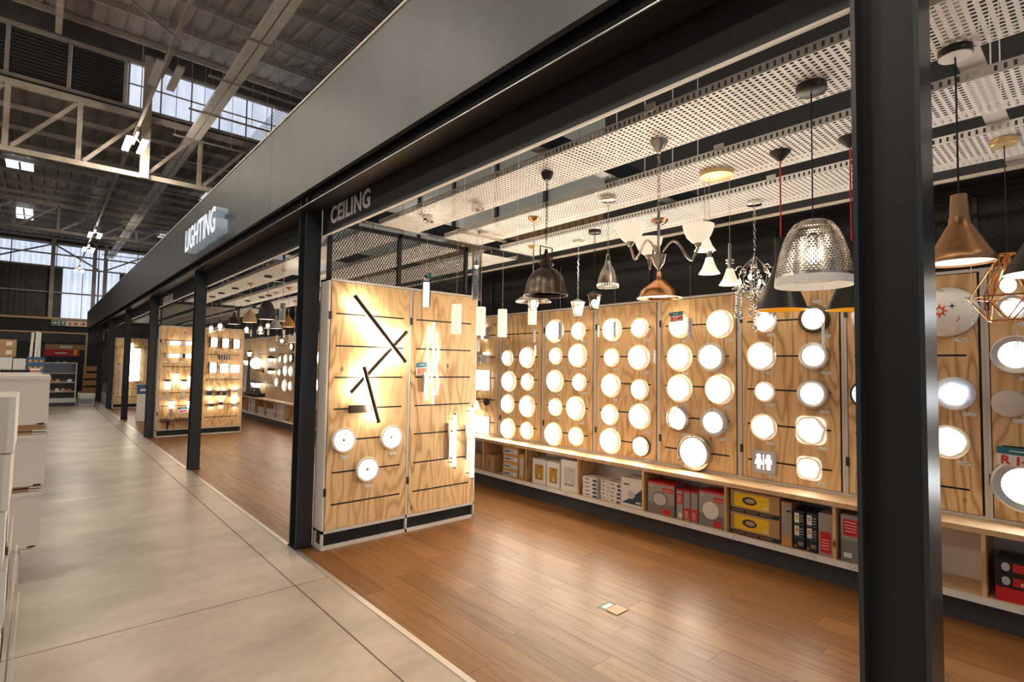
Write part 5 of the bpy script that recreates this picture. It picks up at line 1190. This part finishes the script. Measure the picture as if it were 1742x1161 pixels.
# product carton standing on the far floor
t = thing('display_carton', 'tall white carton with blue top standing on the floor beside the fourth column', 'box', (2.12, 17.2, 0), R_(-8))
MB().box(-.15, .15, 0, .25, 0, .98).build('carton', 'white_card', t); MB().box(-.15, .15, -.002, 0, .72, .98).build('blue_print', 'blue_item', t); MB().box(-.152, -.15, 0, .25, .0, .98).build('dark_side', 'dark_ink', t); MB().box(-.08, .1, -.003, -.002, .80, .86).build('lettering', 'white_card', t)

# ================================================================== left foreground stacks
for i, (z0, z1, dx) in enumerate(((.26, .655, .0), (.70, 1.065, .012), (1.14, 1.495, .014))):
    t = thing('storage_box', 'big plain white box, %s of the stack at the left edge' % ('bottom', 'middle', 'top')[i], 'box', (-.35+dx, 5.2, z0), 0, 'white boxes stacked at the left')
    MB().box(-.40, .40, 0, .55, .0, z1-z0-.03).build('body', 'carton_white', t)
    MB().box(-.405, .405, -.006, .556, z1-z0-.03, z1-z0-.012).box(-.40, .40, .0, .55, z1-z0-.012, z1-z0).build('lid', 'carton_white', t)
    if i == 2: MB().box(-.155, -.149, -.002, .0, .22, .32).build('seam', 'dark_ink', t)
    for x in (-.36, .36): MB().box(x-.02, x+.02, -.004, 0, -.0, .012).build('foot_clip', 'dark_ink', t)
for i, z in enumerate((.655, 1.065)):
    t = thing('gap_shade_slab', 'brown slab as painted gap shade with thin boards between the stacked white boxes, %s' % ('lower', 'upper')[i], 'tray', (-.36, 5.24, z+.0005), 0)
    MB().box(-.39, .39, 0, .50, 0, .018).box(-.39, .39, 0, .50, .026, (.044 if i == 0 else .0735)).build('boards', 'brown_card', t)  # brown slabs put the shadow under each lid into colour
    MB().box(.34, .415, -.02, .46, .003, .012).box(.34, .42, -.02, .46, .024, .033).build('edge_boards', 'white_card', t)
t = thing('stand', 'white legged stand under the stacked white boxes', 'stand', (-.36, 5.22, 0), 0)
for x in (-.36, .27): MB().box(x, x+.04, .02, .06, 0, .24).build('leg', 'carton_white', t); MB().box(x, x+.04, .44, .48, 0, .24).build('leg', 'carton_white', t)
MB().box(-.39, .38, 0, .52, .24, .2595).build('top', 'carton_white', t)
zz = .12
for i in range(6):
    h = .225
    t = thing('carton', 'near white carton with slanted tape marks, %s from the floor at the left edge' % ('first', 'second', 'third', 'fourth', 'fifth', 'sixth')[i], 'box', (-.42+(.006*((i*7) % 3)), 2.9, zz), 0, 'cartons at the left edge')
    MB().box(-.34, .34, 0, .45, 0, h-.004).build('carton', 'carton_white', t)
    MB().box(.325, .345, -.006, .456, 0, h-.006).build('corner_strip', 'white_card', t)
    for x in (-.1, .14, .262):
        for s in (0, .014): MB().bar((x+s, -.001, h*.35), (x+s+.014, -.001, h*.48), .005, .002, (0, 1, 0)).build('tape_mark', 'dark_ink', t)
    zz += h
t = thing('pallet', 'low wooden pallet under the near cartons', 'pallet', (-.42, 2.9, 0), 0)
for x in (-.3, 0, .3): MB().box(x-.04, x+.04, 0, .45, 0, .10).build('bearer', 'plywood_pale', t)
for y in (.0, .17, .34): MB().box(-.34, .34, y, y+.11, .10, .118).build('deck_board', 'plywood_pale', t)
for i, (z0, z1, dx) in enumerate(((.0, .55, .045), (.22, .78, .03), (.45, .95, .012))):
    t = thing('leaning_sheet', 'thin white sheet leaning against the near cartons, %s' % ('lowest', 'middle', 'highest')[i], 'sheet', (-.066+dx-.02, 3.0+.05*i, z0), 0)
    MB().prism([(0, 0), (.006, 0), (.018, z1-z0), (.012, z1-z0)], 0, .34-.1*i).build('sheet', 'white_card', t)
# white counter and goods behind the stack
t = thing('counter', 'long white shop counter behind the stacked white boxes', 'counter', (-.6, 8.2, 0), 0)
MB().box(-.60, .62, 0, 2.4, 1.40, 1.455).build('top', 'white_paint', t); MB().box(-.58, .60, .03, 2.37, 0, 1.40).build('body', 'carton_white', t)
for i in range(4):
    t = thing('white_goods_box', 'upright white box on the white counter, %s from the left' % ('first', 'second', 'third', 'fourth')[i], 'box', (-.62+.125*i, 9.0, 1.4555), 0)
    MB().box(0, .115, 0, .2, 0, .20-.012*i).build('carton', 'white_card', t); MB().box(.0, .115, -.001, 0, .03, .04).build('tape', 'pale_grey', t)
t = thing('goods_tray', 'black open tray on the white counter', 'tray', (-.22, 8.6, 1.4555), 0)
MB().box(-.12, .2, 0, .3, 0, .012).box(-.12, .2, 0, .012, 0, .03).box(-.12, -.108, 0, .3, 0, .03).box(.188, .2, 0, .3, 0, .03).build('tray', 'black_card', t)
t = thing('product_stand', 'blue and brown product stand on the white counter', 'stand', (-.10, 9.0, 1.4555), 0)
MB().box(-.02, .15, .0, .15, 0, .185).build('body', 'blue_item', t)
for r in range(2):
    for c in range(3): MB().lathe([(.02, 0), (.02, .004)], 10, (.012+c*.052, 0, .05+r*.085), '-y').build('badge', 'orange_card', t)
t = thing('red_white_box', 'small red and white box at the end of the white counter', 'box', (-.05, 8.3, 1.4555), 0)
MB().box(-.03, .06, 0, .12, 0, .05).build('carton', 'white_card', t); MB().box(-.03, .06, -.001, 0, .012, .028).build('stripe', 'red_card', t)
for i, (x, z1) in enumerate(((-.10, 1.94), (-.045, 1.955), (-.01, 1.945))):
    t = thing('mailing_tube', 'tall printed white tube on the counter, %s of three' % ('left', 'middle', 'right')[i], 'tube', (x, 9.4, 1.4555), 0)
    MB().tube([(0, 0, 0), (.02-.012*i, 0, z1-1.4555)], .016, 10).build('tube', 'print_card', t, True); MB().tube([(.02-.012*i, 0, z1-1.456), (.02-.012*i, 0, z1-1.435)], .017, 10).build('cap', 'white_card', t, True)

# ================================================================== far end of the aisle
pt = struct(MB().box(-14, 2.4, 35.0, 35.2, 0, 3.66).build('wall_end', 'wall_black'))
MB().box(-14, 2.4, 34.95, 35.02, 3.60, 3.70).build('timber_cap', 'wood_pale', pt)
MB().box(-14, 1.80, 34.93, 35.0, 2.90, 2.98).build('timber_rail', 'wood_pale', pt); MB().box(1.72, 1.80, 34.93, 35.0, .8, 2.90).build('timber_post', 'wood_pale', pt)
MB().box(-14, 2.4, 34.97, 35.0, 2.45, 2.88).build('header_panel', 'slate_steel', pt)
t = thing('exit_sign', 'long cream safety sign with green arrow, running man and red fire symbols', 'sign', (.36, 34.96, 3.30), 0)
MB().box(0, 1.39, -.02, 0, 0, .27).build('board', 'cream_sign', t)
MB().box(.02, .26, -.024, -.02, .02, .25).build('green_tile', 'green_sign', t); MB().box(.30, .53, -.024, -.02, .02, .25).build('green_tile', 'green_sign', t)
MB().prism([(.04, .135), (.13, .225), (.13, .165), (.24, .165), (.24, .105), (.13, .105), (.13, .045)], -.028, -.024).build('arrow', 'cream_sign', t)
MB().prism([(.36, .05), (.42, .12), (.39, .18), (.35, .15), (.34, .17), (.40, .215), (.46, .19), (.49, .14), (.47, .13), (.45, .155), (.45, .10), (.50, .05), (.47, .04), (.42, .09), (.38, .04)], -.028, -.024).lathe([(.022, .024), (.022, .028)], 10, (.455, 0, .222), '-y').build('running_man', 'cream_sign', t)
MB().prism([(.68, .05), (.74, .05), (.74, .18), (.72, .21), (.70, .21), (.68, .18)], -.024, -.02).build('extinguisher', 'red_card', t)
MB().lathe([(.08, .02), (.08, .024)], 18, (.93, 0, .135), '-y').build('hose_reel', 'red_ink', t); MB().lathe([(.04, .024), (.04, .026)], 14, (.93, 0, .135), '-y').build('hose_core', 'orange_card', t)
MB().prism([(1.32, .135), (1.22, .225), (1.22, .165), (1.12, .165), (1.12, .105), (1.22, .105), (1.22, .045)], -.024, -.02).build('red_arrow', 'red_ink', t)
t = thing('display_fridge', 'grey open chiller cabinet with glass top and shelves at the aisle end', 'fridge', (.53, 24.0, 0), 0)
MB().box(-.46, .46, .0, .7, 0, .10).build('plinth', 'kick_grey', t); MB().box(-.46, .46, .66, .70, .1, 1.48).build('back', 'grey_card', t)
for x in (-.46, .43): MB().box(x, x+.03, 0, .7, .1, 1.48).build('side', 'pale_grey', t)
for z in (.16, .48, .80, 1.12): MB().box(-.43, .43, .02, .66, z, z+.025).build('shelf', 'pale_grey', t)
MB().box(-.44, .44, -.02, .03, .12, .28).build('front_lip', 'pale_grey', t); MB().box(-.43, .43, 0, .008, 1.15, 1.47).build('glass_front', 'glass', t); MB().box(-.46, .46, 0, .7, 1.48, 1.50).build('top', 'aluminium', t)
for i in range(10):
    z = (.506, .826)[i % 2]; x = -.36+.16*(i//2)
    o = thing('food_pack', 'small wrapped food pack in the chiller, %s shelf, %s from left' % (('middle', 'upper')[i % 2], ('first', 'second', 'third', 'fourth', 'fifth')[i//2]), 'food pack', (.53+x, 24.2, z), 0, 'food packs in the chiller')
    MB().lathe([(.07, 0), (.075, .05), (.05, .09), (.001, .11)], 10).build('wrap', ('orange_card', 'dark_bronze', 'white_card', 'brown_card', 'red_card')[(i*3) % 5], o, True); MB().lathe([(.071, .02), (.0765, .045)], 10).build('band', 'white_card', o)
t = thing('low_chest', 'low white ribbed chest at the foot of the chiller', 'chest', (1.30, 24.2, 0), 0)
MB().box(-.22, .22, 0, .5, 0, .26).build('body', 'pale_grey', t); MB().box(-.24, .24, -.02, .52, .26, .40).build('lid', 'white_paint', t)
for i in range(3): MB().box(-.18, .18, -.004, 0, .06+.055*i, .085+.055*i).build('grille', 'dark_ink', t)
for i in range(5):
    t = thing('wooden_crate', 'brown wooden crate beside the chiller, %s of the stack' % ('bottom', 'second', 'third', 'fourth', 'top')[i], 'crate', (1.62, 27.0, .02+.285*i), 0, 'wooden crates')
    MB().box(-.3, .3, 0, .4, 0, .02).build('base', 'wood_turned', t)
    for z in (.03, .12): MB().box(-.3, .3, 0, .015, z, z+.07).build('slat', 'wood_turned', t); MB().box(-.3, .3, .385, .4, z, z+.07).build('slat', 'wood_turned', t)
    for x in (-.3, .285): MB().box(x, x+.015, .015, .385, .02, .27).build('end', 'wood_turned', t)
    MB().box(-.27, .27, .02, .38, .02, .12).build('contents', ('brown_card', 'wood_orange')[i % 2], t)
t = thing('goods_shelf', 'dark shelving with mixed goods before the black end wall', 'shelf', (.2, 29.0, 0), 0)
for x in (-1.6, -.3, 1.0): MB().box(x, x+.05, 0, .5, 0, 1.75).build('upright', 'black_paint', t)
for z in (.3, .8, 1.3, 1.72): MB().box(-1.6, 1.05, 0, .5, z, z+.03).build('shelf', 'black_paint', t)
t = thing('long_box', 'long red printed box lying on the goods shelf', 'box', (.75, 29.0, 1.7505), 0)
MB().box(-.62, .5, 0, .3, 0, .27).build('carton', 'red_card', t); MB().box(-.3, .1, -.002, 0, .1, .15).build('lettering', 'cream_sign', t); MB().box(.3, .42, -.003, 0, .05, .27).build('yellow_panel', 'yellow_card', t)
t = thing('long_box', 'long brown carton with white print on top of the red box', 'box', (.8, 29.0, 2.0215), 0)
MB().box(-.66, .62, 0, .3, 0, .22).build('carton', 'brown_card', t); MB().box(-.2, .2, -.002, 0, .05, .17).build('print', 'white_card', t)
for i in range(14):
    z = 1.33 if i < 9 else .83; x = (-1.4, -1.15, -.9, -.65, -.12, .12, .36, .6, .84)[i] if i < 9 else (-1.35, -.9, -.1, .3, .75)[i-9]
    o = thing('goods_tin', 'small dark tin on the goods shelf, %s row, %s' % (('upper' if i < 9 else 'lower'), ('first', 'second', 'third', 'fourth', 'fifth', 'sixth', 'seventh', 'eighth', 'ninth')[i if i < 9 else i-9]+' from left'), 'tin', (.2+x, 29.15, z+.0005), 0, 'tins on the goods shelf')
    MB().lathe([(.08, 0), (.08, .2), (.06, .22)], 12).build('tin', ('cap_black', 'dark_bronze', 'grey_card', 'red_card', 'orange_card')[(i*2) % 5], o, True); MB().lathe([(.081, .05), (.081, .13)], 12).build('band', ('white_card', 'cream_sign', 'yellow_card')[i % 3], o)
t = thing('side_rack', 'tall dark rack at the left behind the white counter', 'rack', (-.85, 20.0, 0), 0)
MB().box(-.5, .5, 0, .6, 1.62, 1.66).box(-.5, .5, 0, .6, .9, .93).build('shelf', 'black_paint', t)
for x in (-.5, .46): MB().box(x, x+.04, 0, .6, 0, 1.62).build('upright', 'black_paint', t)
for i in range(2):
    o = thing('carton', 'brown carton on the tall left rack, %s of two' % ('lower', 'upper')[i], 'box', (-.78, 20.0, 1.6605+.24*i), 0)
    MB().box(-.4, .28, 0, .4, 0, .235).build('carton', 'brown_card', o); MB().box(.08, .2, -.002, 0, .07, .18).build('label_sticker', 'white_card', o)
